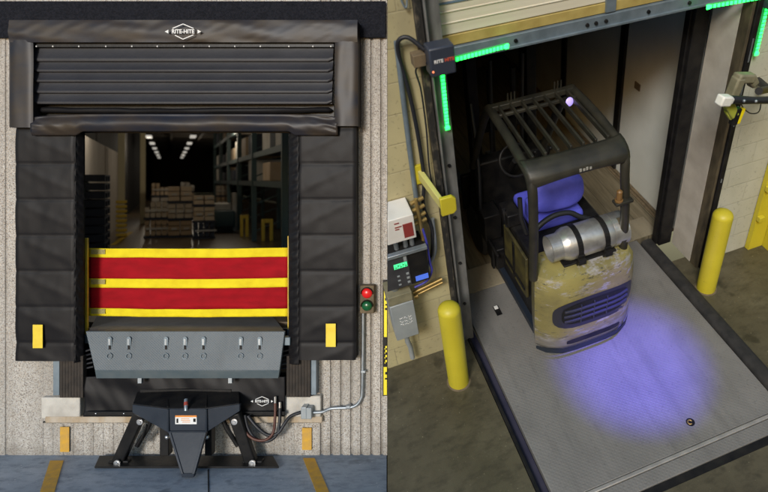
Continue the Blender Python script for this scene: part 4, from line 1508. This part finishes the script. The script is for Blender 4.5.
# cable tangle left of the box
for lab, pts, r, mt in (
        ('black cable looping from the corner box down the cream wall', [(.80, 3.38, 3.0), (.72, 3.42, 3.08), (.66, 3.44, 3.06), (.655, 3.46, 2.95), (.68, 3.46, 2.75), (.70, 3.46, 2.4), (.70, 3.46, 2.0), (.665, 3.45, 1.75), (.70, 3.44, 1.5), (.66, 3.44, 1.2)], .014, M['hose']),
        ('thin black cable drooping behind the left corner box', [(.80, 3.36, 2.92), (.74, 3.42, 2.86), (.76, 3.44, 2.7), (.765, 3.46, 2.4), (.75, 3.46, 2.1), (.755, 3.47, 1.9)], .006, M['hose'])):
    tag(MB().tube(hose(pts, 0, 0, ''), r, 8).build('cable', mt, world=R, smooth=60), lab, 'cable', 'cables on the cream wall')
for lab, pts, r, mt in (
        ('bluish grey conduit rising up the cream wall left of the black cable', [(.655, 3.47, 3.05), (.64, 3.47, 2.6), (.63, 3.47, 2.2), (.625, 3.47, 1.9), (.62, 3.46, 1.66)], .018, M['steel_blue']),
        ('curled thin grey wire hanging at the top of the cream wall', [(.70, 3.48, 3.5), (.71, 3.47, 3.35), (.735, 3.46, 3.25), (.755, 3.47, 3.3), (.75, 3.48, 3.45)], .006, M['steel_blue']),
        ('silver conduit bending from the control panel toward the door track', [(.46, 3.40, 1.06), (.54, 3.40, 1.10), (.62, 3.42, 1.17), (.70, 3.44, 1.30), (.72, 3.46, 1.6)], .016, M['steel'])):
    tag(MB().tube(hose(pts, 0, 0, ''), r, 8).build('conduit', mt, world=R, smooth=60), lab, 'pipe', 'conduits on the cream wall')
# brass fittings right of white box
m = MB()
for z in (1.86, 1.79, 1.72, 1.66):
    m.tube([(.56, 3.38, z), (.66, 3.40, z + .01)], .016, 8)
m.tube([(.60, 3.37, 1.9), (.61, 3.37, 1.5)], .014, 8)
tag(m.build('pipe_fittings', M['brass'], world=R, smooth=50), 'cluster of brassy pipe fittings between the white box and the cables', 'pipe')
m = MB()
m.tube([(.47, 3.42, .93), (.72, 3.42, .985)], .016, 8)
m.tube([(.47, 3.42, .89), (.72, 3.42, .945)], .011, 8)
m.tube([(.47, 3.40, .90), (.50, 3.40, .905)], .024, 8)
tag(m.build('gas_pipe', M['brass'], world=R, smooth=50), 'pair of thin brassy pipes running right from the grey disconnect box', 'pipe')


def cutbox(mb, xr, y0, y1, z0, z1, inset=0.0):
    """box running left to the end of the place"""
    s = seam_x
    return mb.hexa([(s(y0, z0), y0, z0), (xr, y0, z0), (xr, y1, z0), (s(y1, z0), y1, z0),
                    (s(y0, z1), y0, z1), (xr, y0, z1), (xr, y1, z1), (s(y1, z1), y1, z1)])


wb = thing('control_box', (.5, 3.4, 1.62), 'white electrical box with maroon label, topmost of the controls on the cream wall', 'control box', world=R)
m = cutbox(MB(), .55, 3.28, 3.495, 1.625, 1.845)
m.build('box_body', M['white_box'], wb, bevel=.006)
m = MB().box(.462, .532, 3.275, 3.2795, 1.655, 1.78)
m.build('maroon_label', M['maroon'], wb)
m = MB()
for z, w in ((1.80, .035), (1.765, .05), (1.745, .03)):
    m.box(.405, .405 + w, 3.276, 3.2795, z, z + .008)
m.build('red_print', M['maroon'], wb)
m = MB()
for x in (.40, .47, .52):
    m.tube([(x, 3.36, 1.625), (x, 3.36, 1.50)], .018, 10)
m.build('conduit_stub', M['steel'], wb, smooth=50)

cp = thing('control_console', (.45, 3.4, 1.12), 'dark dock control console with green display and blue label on the cream wall', 'control console', world=R)
m = cutbox(MB(), .605, 3.29, 3.495, 1.16, 1.50)
m.build('panel_body', M['black'], cp, bevel=.008)
m = cutbox(MB(), .61, 3.26, 3.30, 1.50, 1.53)
m.build('top_flange', M['steel'], cp, bevel=.003)
m = cutbox(MB(), .455, 3.284, 3.289, 1.17, 1.49)
kp = m.build('keypad', M['dark_panel'], cp)
m = MB().box(.345, .445, 3.280, 3.2835, 1.375, 1.42)
m.build('display', M['screen_green'], cp)
m = MB()
for k in range(5):
    m.box(.352 + k * .019, .3545 + k * .019, 3.276, 3.2795, 1.376, 1.419)
    m.box(.357 + k * .019, .364 + k * .019, 3.276, 3.2795, 1.384 + .014 * (k % 2), 1.394 + .014 * (k % 2))
m.build('display_mask', M['dark_panel'], cp)
m = MB()
m.box(.425, .447, 3.279, 3.2835, 1.43, 1.475)
for k in range(3):
    m.box(.425, .446, 3.279, 3.2835, 1.20 + k * .045, 1.218 + k * .045)
    m.box(.355, .375, 3.279, 3.2835, 1.20 + k * .045, 1.212 + k * .045)
m.build('key', M['grey_box'], cp)
m = MB()
m.box(.49, .59, 3.285, 3.2885, 1.185, 1.235)
m.build('blue_label', M['screen_blue'], cp)
tag(MB().tube(hose([(.615, 3.36, 1.62), (.625, 3.34, 1.5), (.625, 3.33, 1.3), (.63, 3.33, 1.2), (.58, 3.34, 1.10), (.48, 3.35, 1.06)], 0, 0, ''), .009, 8).build('cable', M['cable_blue'], world=R, smooth=60),
    'blue cable hanging along the right side of the dark control panel', 'cable', 'cables on the cream wall')

ds = thing('disconnect_switch', (.34, 3.4, .56), 'grey disconnect switch box low on the cream wall beside the bollard', 'switch box', world=R)
m = MB().box(.252, .442, 3.30, 3.49, .565, .975)
m.build('box_body', M['grey_box'], ds, bevel=.006)
m = MB().box(.252, .442, 3.302, 3.49, .980, 1.075)
m.build('box_hood', M['olive_box'], ds, bevel=.004)
m = MB()
rg = random.Random(5)
for row in range(3):
    for wd in range(3):
        x0 = .308 + wd * .037
        pts = [Vector((x0 + k * .0052 + rg.uniform(-.001, .001), 3.2985, .74 + row * .036 + rg.uniform(-.012, .012))) for k in range(6)]
        m.tube(pts, .0022, 4)
m.build('white_scribble', M['white_print'], ds)
m = MB()
m.tube([(.345, 3.40, .565), (.345, 3.40, .40), (.36, 3.42, .30), (.36, 3.42, .14)], .022, 10)
m.build('lower_conduit', M['grey_box'], ds, smooth=50)
m = MB().box(.445, .455, 3.38, 3.44, .85, .9)
m.build('switch_lever', mat('red_lever', (.4, .05, .03), .5), ds, bevel=.003)
m = MB()
m.tube([(.33, 3.38, 1.075), (.33, 3.38, 1.16)], .03, 10)
m.build('upper_conduit', M['steel'], ds, smooth=50)

# yellow track guard arm with octagonal pad
ya = thing('yellow_arm', (.7, 3.4, 1.9), 'yellow bracket arm with an octagonal pad sticking out of the left jamb', 'bracket', world=R)
m = MB()
m.hexa([(.66, 3.5, 1.98), (.70, 3.5, 1.98), (.745, 3.12, 1.945), (.715, 3.12, 1.95), (.66, 3.5, 2.06), (.70, 3.5, 2.06), (.745, 3.12, 2.03), (.715, 3.12, 2.03)])
m.build('arm', mat('pale_yellow', (.55, .50, .16), .5), ya, bevel=.004)
m = MB().box(.62, .70, 3.47, 3.497, 1.94, 2.10)
m.build('mount_plate', M['bollard'], ya, bevel=.004)
m = MB()
pts = []
for sx_, sz_ in ((-.055, -.075), (.03, -.075), (.055, -.05), (.055, .05), (.03, .075), (-.055, .075)):
    pts.append((.765 + sx_, 3.085, 1.99 + sz_))
m.prism(pts, (0, .03, 0))
m.build('end_pad', M['bollard'], ya, bevel=.006)

# dock light arm on the right
dk = thing('dock_light', (3.3, 3.4, 1.95), 'white lamp head on a jointed dark arm beside the right door track', 'dock light', world=R)
m = MB()
m.tube([(2.80, 2.92, 2.37), (2.83, 2.92, 2.365), (2.95, 2.93, 2.325), (3.06, 2.95, 2.285), (3.3, 3.0, 2.20), (3.55, 3.1, 2.12)], [.02, .030, .030, .027, .030, .030], 12)
m.build('arm', M['arm_dark'], dk, smooth=50)
m = MB()
for q in (Vector((2.92, 2.925, 2.335)), Vector((3.05, 2.945, 2.288))):
    m.sphere(q + Vector((0, -.03, .01)), .012, 6)
m.build('arm_knob', M['steel'], dk, smooth=60)
m = MB()
m.bar((2.70, 2.90, 2.405), (2.80, 2.91, 2.373), .07, .075)
m.bar((2.795, 2.91, 2.375), (2.825, 2.913, 2.365), .05, .05)
m.build('lamp_head', mat('white_head', (.80, .80, .74), .4), dk, bevel=.012)
m = MB()
m.bar((2.985, 3.10, 2.22), (3.03, 3.10, 2.41), .085, .075)
m.bar((3.0, 3.10, 2.41), (3.17, 3.12, 2.36), .08, .07)
m.bar((3.14, 3.12, 2.385), (3.21, 3.13, 2.29), .07, .07)
m.build('upper_elbow', M['olive_box'], dk, bevel=.014)
m = MB()
m.tube([(3.62, 3.49, 2.05), (3.55, 3.3, 2.08), (3.3, 3.15, 2.2)], .03, 10)
m.build('wall_arm', M['arm_dark'], dk, smooth=50)
sg = thing('lime_clamp', (2.95, 3.0, 2.1), 'lime and black clamp with yellow stripe hanging under the dock light arm', 'clamp', world=R)
m = MB()
m.bar((2.90, 3.03, 2.27), (2.975, 3.02, 2.15), .085, .07)
m.bar((2.925, 3.03, 2.20), (2.97, 3.02, 2.13), .06, .06)
m.build('lime_shell', M['lime'], sg, bevel=.012)
m = MB().bar((2.985, 3.0, 2.215), (2.965, 3.0, 2.08), .045, .05)
m.build('black_grip', M['black'], sg, bevel=.006)
m = MB().bar((3.025, 3.0, 2.205), (3.00, 3.0, 2.08), .03, .045)
m.build('yellow_stripe', M['sign_yellow'], sg, bevel=.004)
tag(MB().tube(hose([(3.0, 3.0, 2.25), (3.06, 3.02, 2.18), (3.16, 3.04, 2.1), (3.3, 3.1, 2.05), (3.5, 3.3, 2.02)], 0, 0, ''), .005, 6).build('cable', M['hose'], world=R, smooth=60),
    'thin black wire sagging under the dock light arm at the right', 'cable')

# yellow guard on the right wall
yg = thing('steel_guard', (4.2, 3.4, 0), 'yellow steel guard panel with two square studs at the far right of the pale wall', 'guard panel', world=R)
m = MB().box(3.985, 5.2, 3.44, 3.495, 0.002, 2.3)
m.build('wall_plate', M['bollard'], yg, bevel=.004)
m = MB().box(4.16, 4.20, 3.0, 3.438, 0.002, 2.3)
m.build('front_plate', M['bollard'], yg, bevel=.004)
for z in (.42, .80):
    MB().box(3.975, 4.035, 3.39, 3.437, z, z + .06).build('square_stud', M['bollard'], yg, bevel=.005)

# ---- trailer
tr_ = thing('trailer', (2.2, 8, 0), 'open dark trailer interior with plank floor and pale right side wall', 'trailer', world=R)
m = MB().box(.98, 3.47, 4.05, 13.4, -.15, 0.0)
m.build('plank_floor', M['planks'], tr_)
m = MB().box(3.47, 3.53, 3.9, 13.4, 0.0, 2.85)
m.build('side_wall', M['trailer_wall'], tr_)
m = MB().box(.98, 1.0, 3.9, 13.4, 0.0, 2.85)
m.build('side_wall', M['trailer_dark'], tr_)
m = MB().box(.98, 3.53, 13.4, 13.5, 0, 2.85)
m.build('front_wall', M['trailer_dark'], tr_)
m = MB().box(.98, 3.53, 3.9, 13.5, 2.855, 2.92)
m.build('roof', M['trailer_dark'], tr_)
m = MB()
m.box(3.19, 3.338, 3.87, 3.99, 0, 2.85)
m.box(3.165, 3.19, 3.9, 3.97, 0, 2.85)
m.build('rear_post', M['black'], tr_, bevel=.006)
m = MB()
for y in (5.27, 6.65, 8.1, 9.6):
    m.box(3.435, 3.468, y - .05, y + .05, 0.0, 2.85)
m.build('wall_post', M['black'], tr_)
m = MB().box(3.43, 3.468, 4.0, 13.3, .0, .035)
m.box(3.40, 3.43, 4.0, 13.3, .0, .018)
m.build('floor_rail', M['rust'], tr_, bevel=.004)
m = MB().box(3.455, 3.469, 4.9, 5.0, 1.28, 1.36)
m.build('wall_latch', M['rust'], tr_, bevel=.003)
m = MB()
m.box(1.02, 3.18, 4.1, 4.3, -.04, .002) if False else m.box(1.0, 3.3, 4.05, 4.34, .001, .004)
m.build('threshold', M['lip_tread'], tr_)
# dark wrapped load deep inside
wl = thing('wrapped_load', (2.4, 9.2, 0), 'dark wrapped freight load standing deep inside the trailer', 'freight load', world=R)


def wrap(u, v):
    a = 2 * math.pi * u
    ca, sa = math.cos(a), math.sin(a)
    k = (abs(ca) ** 4 + abs(sa) ** 4) ** -.25
    rr = (.55 if v < .75 else .55 * math.sqrt(max(0.001, 1 - ((v - .75) / .25) ** 2))) * (1 + .06 * N(ca * 2, sa * 2, v * 5))
    return Vector((2.6 + rr * k * ca, 9.2 + rr * k * sa, .13 + 1.25 * min(1, v / .9) + .02 * N(u * 8, v * 8)))


MB().grid(wrap, 40, 24).build('wrapped_goods', M['trailer_dark'], wl, smooth=60)
MB().box(2.05, 3.15, 8.65, 9.75, 0.0, .13).build('pallet', M['rust'], wl)

# ---- forklift
XC = 1.85
YR = 2.93
fk = thing('forklift', (XC, 3.9, 0.012), 'scuffed yellow counterbalance forklift with black overhead guard driving into the trailer', 'forklift', world=R)
HW = .462


def rearY(x, z):
    q = abs(x - XC) / HW
    lean = .06 * max(0, (z - .75)) + .05 * max(0, (.32 - z))
    return YR + lean + .15 * q ** 4.4


def plan(z, ins=0.0, y1=3.34):
    pts = []
    n = 28
    for k in range(n + 1):
        x = XC - HW + 2 * HW * k / n
        xx = XC + (x - XC) * (1 - ins / HW)
        pts.append(Vector((xx, rearY(x, z) + ins, z)))
    pts.append(Vector((XC + HW - .03 - ins, y1, z)))
    pts.append(Vector((XC - HW + .09 + ins, y1, z)))
    return pts


m = MB()
m.loft([plan(.13, .06), plan(.17, .02), plan(.24, .0), plan(.5, -.004), plan(.8, .0), plan(.95, .01), plan(1.005, .035), plan(1.02, .08)])
m.build('counterweight', M['fork_yellow'], fk, smooth=40)


def patch(mb, cx_, cz_, hw, hh, off, p=3.4, nu=36, nv=10):
    def fn(u, v):
        a = 2 * math.pi * u
        ca, sa = math.cos(a), math.sin(a)
        k = (abs(ca) ** p + abs(sa) ** p) ** (-1 / p)
        x, z = cx_ + hw * k * ca * v, cz_ + hh * k * sa * v
        return Vector((x, rearY(x, z) - off, z))
    return mb.grid(fn, nu, nv)


gx, gz = XC + .03, .63
m = MB()
patch(m, gx, gz, .385, .17, .006)
patch(m, gx, gz, .385, .17, -.02)
gr = m.build('grille_frame', mat('grille_plastic', (.022, .022, .03), .35), fk, smooth=50)
m = MB()
patch(m, gx, gz + .005, .315, .125, .010)
m.build('grille_opening', mat('grille_void', (.004, .004, .005), .9), gr, smooth=50)
m = MB()
for q in (-.06, 0.0, .06):
    w = .30 * math.sqrt(max(.1, 1 - (q / .14) ** 4))
    m.tube([Vector((gx + w * t, rearY(gx + w * t, gz + q) - .016, gz + q + .006)) for t in (-1, -.75, -.5, -.25, 0, .25, .5, .75, 1)], .0135, 8)
for t in (-.5, -.1, .3):
    m.tube([Vector((gx + .3 * t, rearY(gx + .3 * t, gz) - .018, gz + q)) for q in (-.1, 0, .11)], .007, 6)
m.build('grille_bar', mat('grille_slat', (.03, .03, .045), .3), gr, smooth=60)
m = MB()
patch(m, gx, .28, .26, .032, .004, 6, 30, 5)
m.build('tow_slot', M['black'], fk, smooth=50)
m = MB()
patch(m, XC, .185, .458, .035, .012, 8, 30, 5)
m.box(XC - .40, XC + .44, 3.25, 4.3, .13, .2)
m.build('skirt', mat('teal_black_skirt', (.012, .018, .03), .5), fk, smooth=50)
# body sides, deck, cowl
m = MB().box(XC - .36, XC + .40, 3.10, 4.6, .03, .15)
m.build('under_shade', M['black'], fk, bevel=.02)  # black block added as contact shade beneath the truck
m = MB()
m.box(XC - .36, XC + .43, 3.345, 4.05, .2, .96)
m.build('engine_cover', M['black'], fk, bevel=.02)
m = MB()
m.box(XC - .43, XC + .43, 4.055, 4.62, .2, .46)
m.build('floor_step', M['black'], fk, bevel=.01)
m = MB()
m.hexa([(XC - .45, 4.5, .46), (XC + .45, 4.5, .46), (XC + .45, 4.75, .46), (XC - .45, 4.75, .46), (XC - .4, 4.6, 1.12), (XC + .4, 4.6, 1.12), (XC + .4, 4.75, 1.12), (XC - .4, 4.75, 1.12)])
m.build('front_cowl', M['black'], fk, bevel=.02)
m = MB()
m.box(XC - .39, XC - .363, 3.42, 3.92, .42, .90)
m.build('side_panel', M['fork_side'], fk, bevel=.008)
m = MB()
m.box(XC - .402, XC - .392, 3.44, 3.9, .50, .54)
m.box(XC - .402, XC - .392, 3.66, 3.70, .46, .88)
m.build('side_trim', M['black'], fk, bevel=.004)
# wheels
for sx_ in (-1, 1):
    for (yy, rr, ww) in ((4.6, .28, .2), (3.45, .22, .17)):
        c = Vector((XC + sx_ * (.27 if rr < .25 else .36), yy, rr + .012))
        m = MB()
        m.lathe(c - Vector((ww / 2, 0, 0)), (1, 0, 0), [(0, rr * .55), (.0, rr * .88), (.03, rr), (ww - .03, rr), (ww, rr * .88), (ww, rr * .55)], 28)
        w = m.build('wheel', M['rubber_black'], fk, smooth=40)
        m = MB()
        m.lathe(c - Vector((ww / 2 - .01, 0, 0)), (1, 0, 0), [(0, rr * .5), (ww - .02, rr * .5)], 20)
        m.build('rim', M['fork_side'], w, smooth=40)
# seat
m = MB()


def cush(u, v):
    a = 2 * math.pi * u
    ca, sa = math.cos(a), math.sin(a)
    kk = (abs(ca) ** 3.2 + abs(sa) ** 3.2) ** (-1 / 3.2)
    ring = math.sin(math.pi * v)
    ring = ring ** .45 if ring > 0 else 0
    x = .255 * kk * ca * ring
    z = .15 * kk * sa * ring
    y = -.075 * math.cos(math.pi * v)
    return Vector((XC + .03 + x, 3.70 + y + .25 * z + .012 * N(x * 8, z * 8, v * 3), 1.30 + z + .012 * N(x * 5, z * 7, 4)))


m.grid(cush, 40, 18)
m.build('seat_back', M['blue_seat'], fk, smooth=80)
m = MB()
m.box(XC - .22, XC + .28, 3.62, 4.12, .95, 1.07)
m.build('seat_cushion', M['blue_seat'], fk, bevel=.05, segs=3)
m = MB()
m.box(XC - .22, XC - .12, 3.72, 3.84, 1.02, 1.22)
m.build('cover_flap', M['blue_seat'], fk, bevel=.03)
# overhead guard
ZG = 2.05
gl, gr_ = 1.385, 2.135
for x, xb in ((gl, XC - .45), (gr_, XC + .37)):
    m = MB()
    pts = [Vector((xb, 3.13, .98)), Vector((xb * .5 + x * .5, 3.10, 1.45)), Vector((x, 3.09, 1.82)), Vector((x, 3.11, 1.95)), Vector((x, 3.17, 2.02)), Vector((x, 3.28, ZG)), Vector((x + .02, 3.6, ZG + .02)), Vector((x + .05, 4.0, ZG)), Vector((x + .06, 4.12, ZG - .05)), Vector((x + .06, 4.35, 1.65)), Vector((x + .05, 4.62, 1.1))]
    m.tube(hose(pts, 0, 0, ''), .037, 12)
    m.build('guard_post', M['guard'], fk, smooth=50)
m = MB()


def header(u, v):
    x = gl - .03 + u * (gr_ - gl + .06)
    prof = [(3.07, 1.925), (3.068, 1.965), (3.08, 2.005), (3.11, 2.04), (3.16, 2.068), (3.22, 2.08)]
    t = v * 5
    i = min(4, int(t))
    f = t - i
    y = prof[i][0] * (1 - f) + prof[i + 1][0] * f
    z = prof[i][1] * (1 - f) + prof[i + 1][1] * f
    q = abs(2 * u - 1)
    lift = .045 * (1 - q ** 3) * (1 - v) ** 2
    return Vector((x, y + .03 * q ** 6, z + lift))


m.grid(header, 30, 15)
hdr = m.build('guard_header', M['guard'], fk, smooth=60, solid=.014)
m = MB()
for k, dx in enumerate((0, .028, .052, .08)):
    m.box(1.735 + dx, 1.752 + dx, 3.060, 3.066, 1.985, 2.010 - .006 * (k % 2))
m.build('worn_marks', mat('worn_white', (.34, .33, .29), .6), hdr)
m = MB()
m.bar((gl - .01 + .05, 4.04, ZG + .01), (gr_ + .07, 4.04, ZG + .01), .06, .05)
m.bar((gl + .02, 3.92, ZG + .0), (gr_ + .06, 3.92, ZG), .03, .03)
m.build('guard_front_bar', M['guard'], fk, bevel=.006)
for k in range(7):
    t = (k + .7) / 7.4
    m = MB()
    m.bar((gl + t * (gr_ - gl), 3.24, ZG + .022), (gl + .05 + t * (gr_ - gl), 4.02, ZG + .012), .02, .045)
    m.build('guard_slat', M['guard'], fk, bevel=.004)
for x in (1.60, 1.63, 1.66, 2.02, 2.05, 2.08):
    MB().tube([(x, 4.05, ZG + .03), (x, 4.05, ZG + .11)], .007, 6).build('guard_clip', M['guard'], fk, smooth=50)
# blue spot fixture on the guard
m = MB()
m.lathe((2.06, 3.86, 2.06), (.15, -1, .25), [(-.06, .03), (0, .042), (.004, .042)], 16)
sp = m.build('spot_lamp', M['black'], fk, smooth=50)
m = MB()
m.lathe((2.06, 3.855, 2.062), (.15, -1, .25), [(.003, .038), (.012, .03), (.015, .01)], 16)
m.build('spot_lens', M['spot_lens'], sp, smooth=50)
# amber beacon on right post
m = MB()
m.lathe((2.085, 3.06, 1.60), (0, 0, 1), [(0, .03), (.015, .032), (.017, .023), (.022, .025), (.095, .023), (.105, .012)], 16)
m.build('amber_beacon', M['amber'], fk, smooth=40)
m = MB().box(2.05, 2.2, 3.03, 3.1, 1.572, 1.598)
m.build('beacon_bracket', M['guard'], fk, bevel=.004)
# steering column, wheel, levers
m = MB()
m.tube([(XC - .1, 4.5, 1.0), (XC - .1, 4.3, 1.28)], .03, 8)
m.tube([(XC - .1 + .16 * math.cos(k * math.pi / 10), 4.28 + .08 * math.sin(k * math.pi / 10), 1.30 + .13 * math.sin(k * math.pi / 10)) for k in range(21)], .014, 8)
m.build('steering_wheel', M['black'], fk, smooth=60)
m = MB()
m.tube([(XC - .30, 3.6, 1.02), (XC - .34, 3.62, 1.2), (XC - .33, 3.66, 1.38)], .022, 8)
m.tube([(XC - .38, 3.85, .93), (XC - .40, 3.87, 1.12)], .018, 8)
m.build('side_lever', M['arm_dark'], fk, smooth=60)
# hose behind the tank
m = MB()
m.tube(hose([(1.5, 3.40, 1.03), (1.56, 3.44, 1.18), (1.72, 3.47, 1.25), (1.88, 3.47, 1.24), (1.98, 3.44, 1.18), (2.1, 3.42, 1.12)], 0, 0, ''), .024, 8)
m.build('gas_hose', M['hose'], fk, smooth=60)
m = MB()
m.box(1.66, 2.14, 3.10, 3.34, 1.012, 1.034)
m.build('tank_cradle', M['black'], fk, bevel=.006)
# mast
m = MB()
for sx_ in (-1, 1):
    m.box(XC + sx_ * .3 - .05, XC + sx_ * .3 + .05, 4.8, 4.92, .15, 2.25)
for z in (.5, 1.3, 2.15):
    m.box(XC - .3, XC + .3, 4.83, 4.9, z, z + .09)
mst = m.build('mast', M['black'], fk, bevel=.006)
m = MB()
for x in (-.12, .12):
    m.tube([(XC + x, 4.84, .3), (XC + x, 4.84, 1.95)], .03, 10)
m.build('lift_cylinder', M['black'], mst, smooth=50)
m = MB()
m.box(XC - .45, XC + .45, 4.95, 5.0, .3, .75)
m.build('fork_carriage', M['black'], mst, bevel=.006)
for x in (-.28, .28):
    m = MB()
    m.box(XC + x - .055, XC + x + .055, 5.003, 5.05, .12, .75)
    m.box(XC + x - .055, XC + x + .055, 5.05, 6.1, .12, .16)
    m.build('fork', M['steel'], mst, bevel=.004)

for k, pts in enumerate(([(XC - .15, 4.80, .5), (XC - .16, 4.76, 1.2), (XC - .12, 4.78, 2.1)], [(XC + .2, 4.80, .5), (XC + .17, 4.76, 1.3), (XC + .2, 4.78, 2.1)],
                         [(XC - .42, 4.45, .5), (XC - .46, 4.35, .8), (XC - .40, 4.5, 1.2), (XC - .34, 4.78, 1.7)])):
    m = MB().tube(hose(pts, 0, 0, ''), .018, 8)
    m.build('mast_hose', M['hose'], fk, smooth=60)
for k in range(3):
    m = MB().tube([(XC + .12 + .08 * k, 4.42, 1.10), (XC + .12 + .08 * k, 4.34, 1.28)], .010, 8)
    m.sphere((XC + .12 + .08 * k, 4.335, 1.29), .02, 8)
    m.build('control_lever', M['black'], fk, smooth=60)
m = MB()
m.box(XC - .46, XC - .436, 3.95, 4.6, .46, .50)
m.box(XC - .46, XC - .436, 4.08, 4.14, .2, .46)
m.build('step_edge', M['black'], fk, bevel=.004)
m = MB()
m.box(XC - .40, XC - .27, 3.78, 4.0, .965, 1.10)
m.build('side_box', M['black'], fk, bevel=.012)
m = MB()
m.box(XC - .48, XC - .30, 4.20, 4.42, .47, .78)
m.build('battery_box', M['black'], fk, bevel=.012)

# gas tank
gt = thing('gas_tank', (1.92, 3.21, 1.035), 'silver gas cylinder strapped across the rear of the forklift', 'gas cylinder', world=R)
tx0, tx1, tz, ty, tr0 = 1.645, 2.19, 1.165, 3.21, .140
m = MB()
m.lathe((tx0, ty, tz), (1, 0, 0), [(.0, .06), (.015, .11), (.045, .128), (.08, tr0), (.45, tr0), (.47, tr0 - .004)], 40)
m.build('cylinder', M['tank'], gt, smooth=40)
# right collar with cut slots: thin ring with openings
m = MB()
n = 40


def ring(mb, x0, x1, r0, holes=()):
    for k in range(n):
        a0, a1 = 2 * math.pi * k / n, 2 * math.pi * (k + 1) / n
        segs_ = [(x0, x1)]
        am = (a0 + a1) / 2
        for (ha, hw_) in holes:
            if abs((am - ha + math.pi) % (2 * math.pi) - math.pi) < hw_:
                segs_ = [(x0, x0 + (x1 - x0) * .35), (x0 + (x1 - x0) * .75, x1)]
        for (p, q) in segs_:
            for (ra, rb) in ((r0, r0 - .008),):
                P_ = lambda x, a, r: Vector((x, ty + r * math.cos(a), tz + r * math.sin(a)))
                mb.hexa([P_(p, a0, rb), P_(q, a0, rb), P_(q, a0, ra), P_(p, a0, ra), P_(p, a1, rb), P_(q, a1, rb), P_(q, a1, ra), P_(p, a1, ra)])


ring(m, tx1 - .075, tx1 + .055, tr0, ((2.0, .33), (3.6, .3), (.4, .3)))
m.build('slotted_collar', M['tank'], gt)
m = MB()
ring(m, tx0 - .075, tx0 + .035, tr0 - .028)
m.lathe((tx0 - .072, ty, tz), (1, 0, 0), [(0, tr0 - .02), (.012, tr0 - .02)], 36) if False else None
m.build('foot_ring', M['tank'], gt)
m = MB()
m.tube([(tx1 + .0, ty, tz), (tx1 + .04, ty, tz)], .03, 12)
m.tube([(tx1 + .03, ty, tz), (tx1 + .03, ty - .05, tz + .03)], .012, 8)
m.build('valve', M['brass'], gt, smooth=50)
for x in (1.79, 2.03):
    m = MB()

    def sf_(u, v, x=x):
        a = 2 * math.pi * u
        r = tr0 + .006
        return Vector((x - .022 + .044 * v, ty + r * math.cos(a), tz + r * math.sin(a)))
    m.grid(sf_, 36, 1)
    m.bar((x, ty - tr0 - .012, tz - .02), (x, ty - tr0 + .02, tz - .17), .05, .012)
    m.box(x - .03, x + .03, ty - tr0 - .035, ty - tr0 - .012, tz - .10, tz - .055)
    m.build('tank_strap', M['black'], gt, solid=.006)

# ================================================================== LIGHT
to_sun = Vector((-0.21, -0.94, 0.17)).normalized()
elev = math.asin(to_sun.z)
az = math.atan2(to_sun.x, to_sun.y)
w = bpy.data.worlds.new('World')
scene.world = w
w.use_nodes = True
nt = w.node_tree
bg = nt.nodes['Background']
sky = nt.nodes.new('ShaderNodeTexSky')
sky.sky_type = 'NISHITA'
sky.sun_disc = False
sky.sun_elevation = elev
sky.sun_rotation = az
sky.air_density = 1.0
sky.dust_density = 0.6
sky.ozone_density = 2.6
nt.links.new(sky.outputs['Color'], bg.inputs['Color'])
bg.inputs['Strength'].default_value = 0.15
sd = bpy.data.lights.new('sun', 'SUN')
sd.energy = 2.25
sd.angle = math.radians(14)
sd.color = (1.0, 0.985, 0.965)
so = bpy.data.objects.new('sun', sd)
COL.objects.link(so)
so.rotation_euler = to_sun.to_track_quat('Z', 'Y').to_euler()
so.location = (0, -5, 12)

# blue safety spot over the plate
bl = bpy.data.lights.new('blue_spot', 'SPOT')
bl.energy = 2000
bl.color = (0.13, 0.10, 1.0)
bl.spot_size = math.radians(22)
bl.spot_blend = 0.9
bl.shadow_soft_size = 0.04
bo_ = bpy.data.objects.new('blue_spot', bl)
COL.objects.link(bo_)
src, dst = Vector((2.0, 1.45, 3.9)), Vector((2.15, 2.70, 0))
bo_.matrix_world = TR @ Matrix.Translation(src) @ (src - dst).to_track_quat('Z', 'Y').to_matrix().to_4x4()

# ================================================================== CAMERA
cd = bpy.data.cameras.new('camera')
cam = bpy.data.objects.new('camera', cd)
COL.objects.link(cam)
cam.location = (0, 0, HC)
cam.rotation_euler = (math.radians(90), 0, 0)
cd.sensor_width = 36
cd.lens = F / 768 * 36
cd.shift_x = -(PX - 384) / 768
cd.shift_y = -(246 - PY) / 768
cd.clip_start = 0.05
cd.clip_end = 500
scene.camera = cam
cd.dof.use_dof = True
cd.dof.focus_distance = 5.2
cd.dof.aperture_fstop = 1.1

scene.view_settings.view_transform = 'Standard'
scene.view_settings.look = 'None'
scene.view_settings.gamma = 1
scene.view_settings.use_curve_mapping = False
scene.view_settings.exposure = 0.0
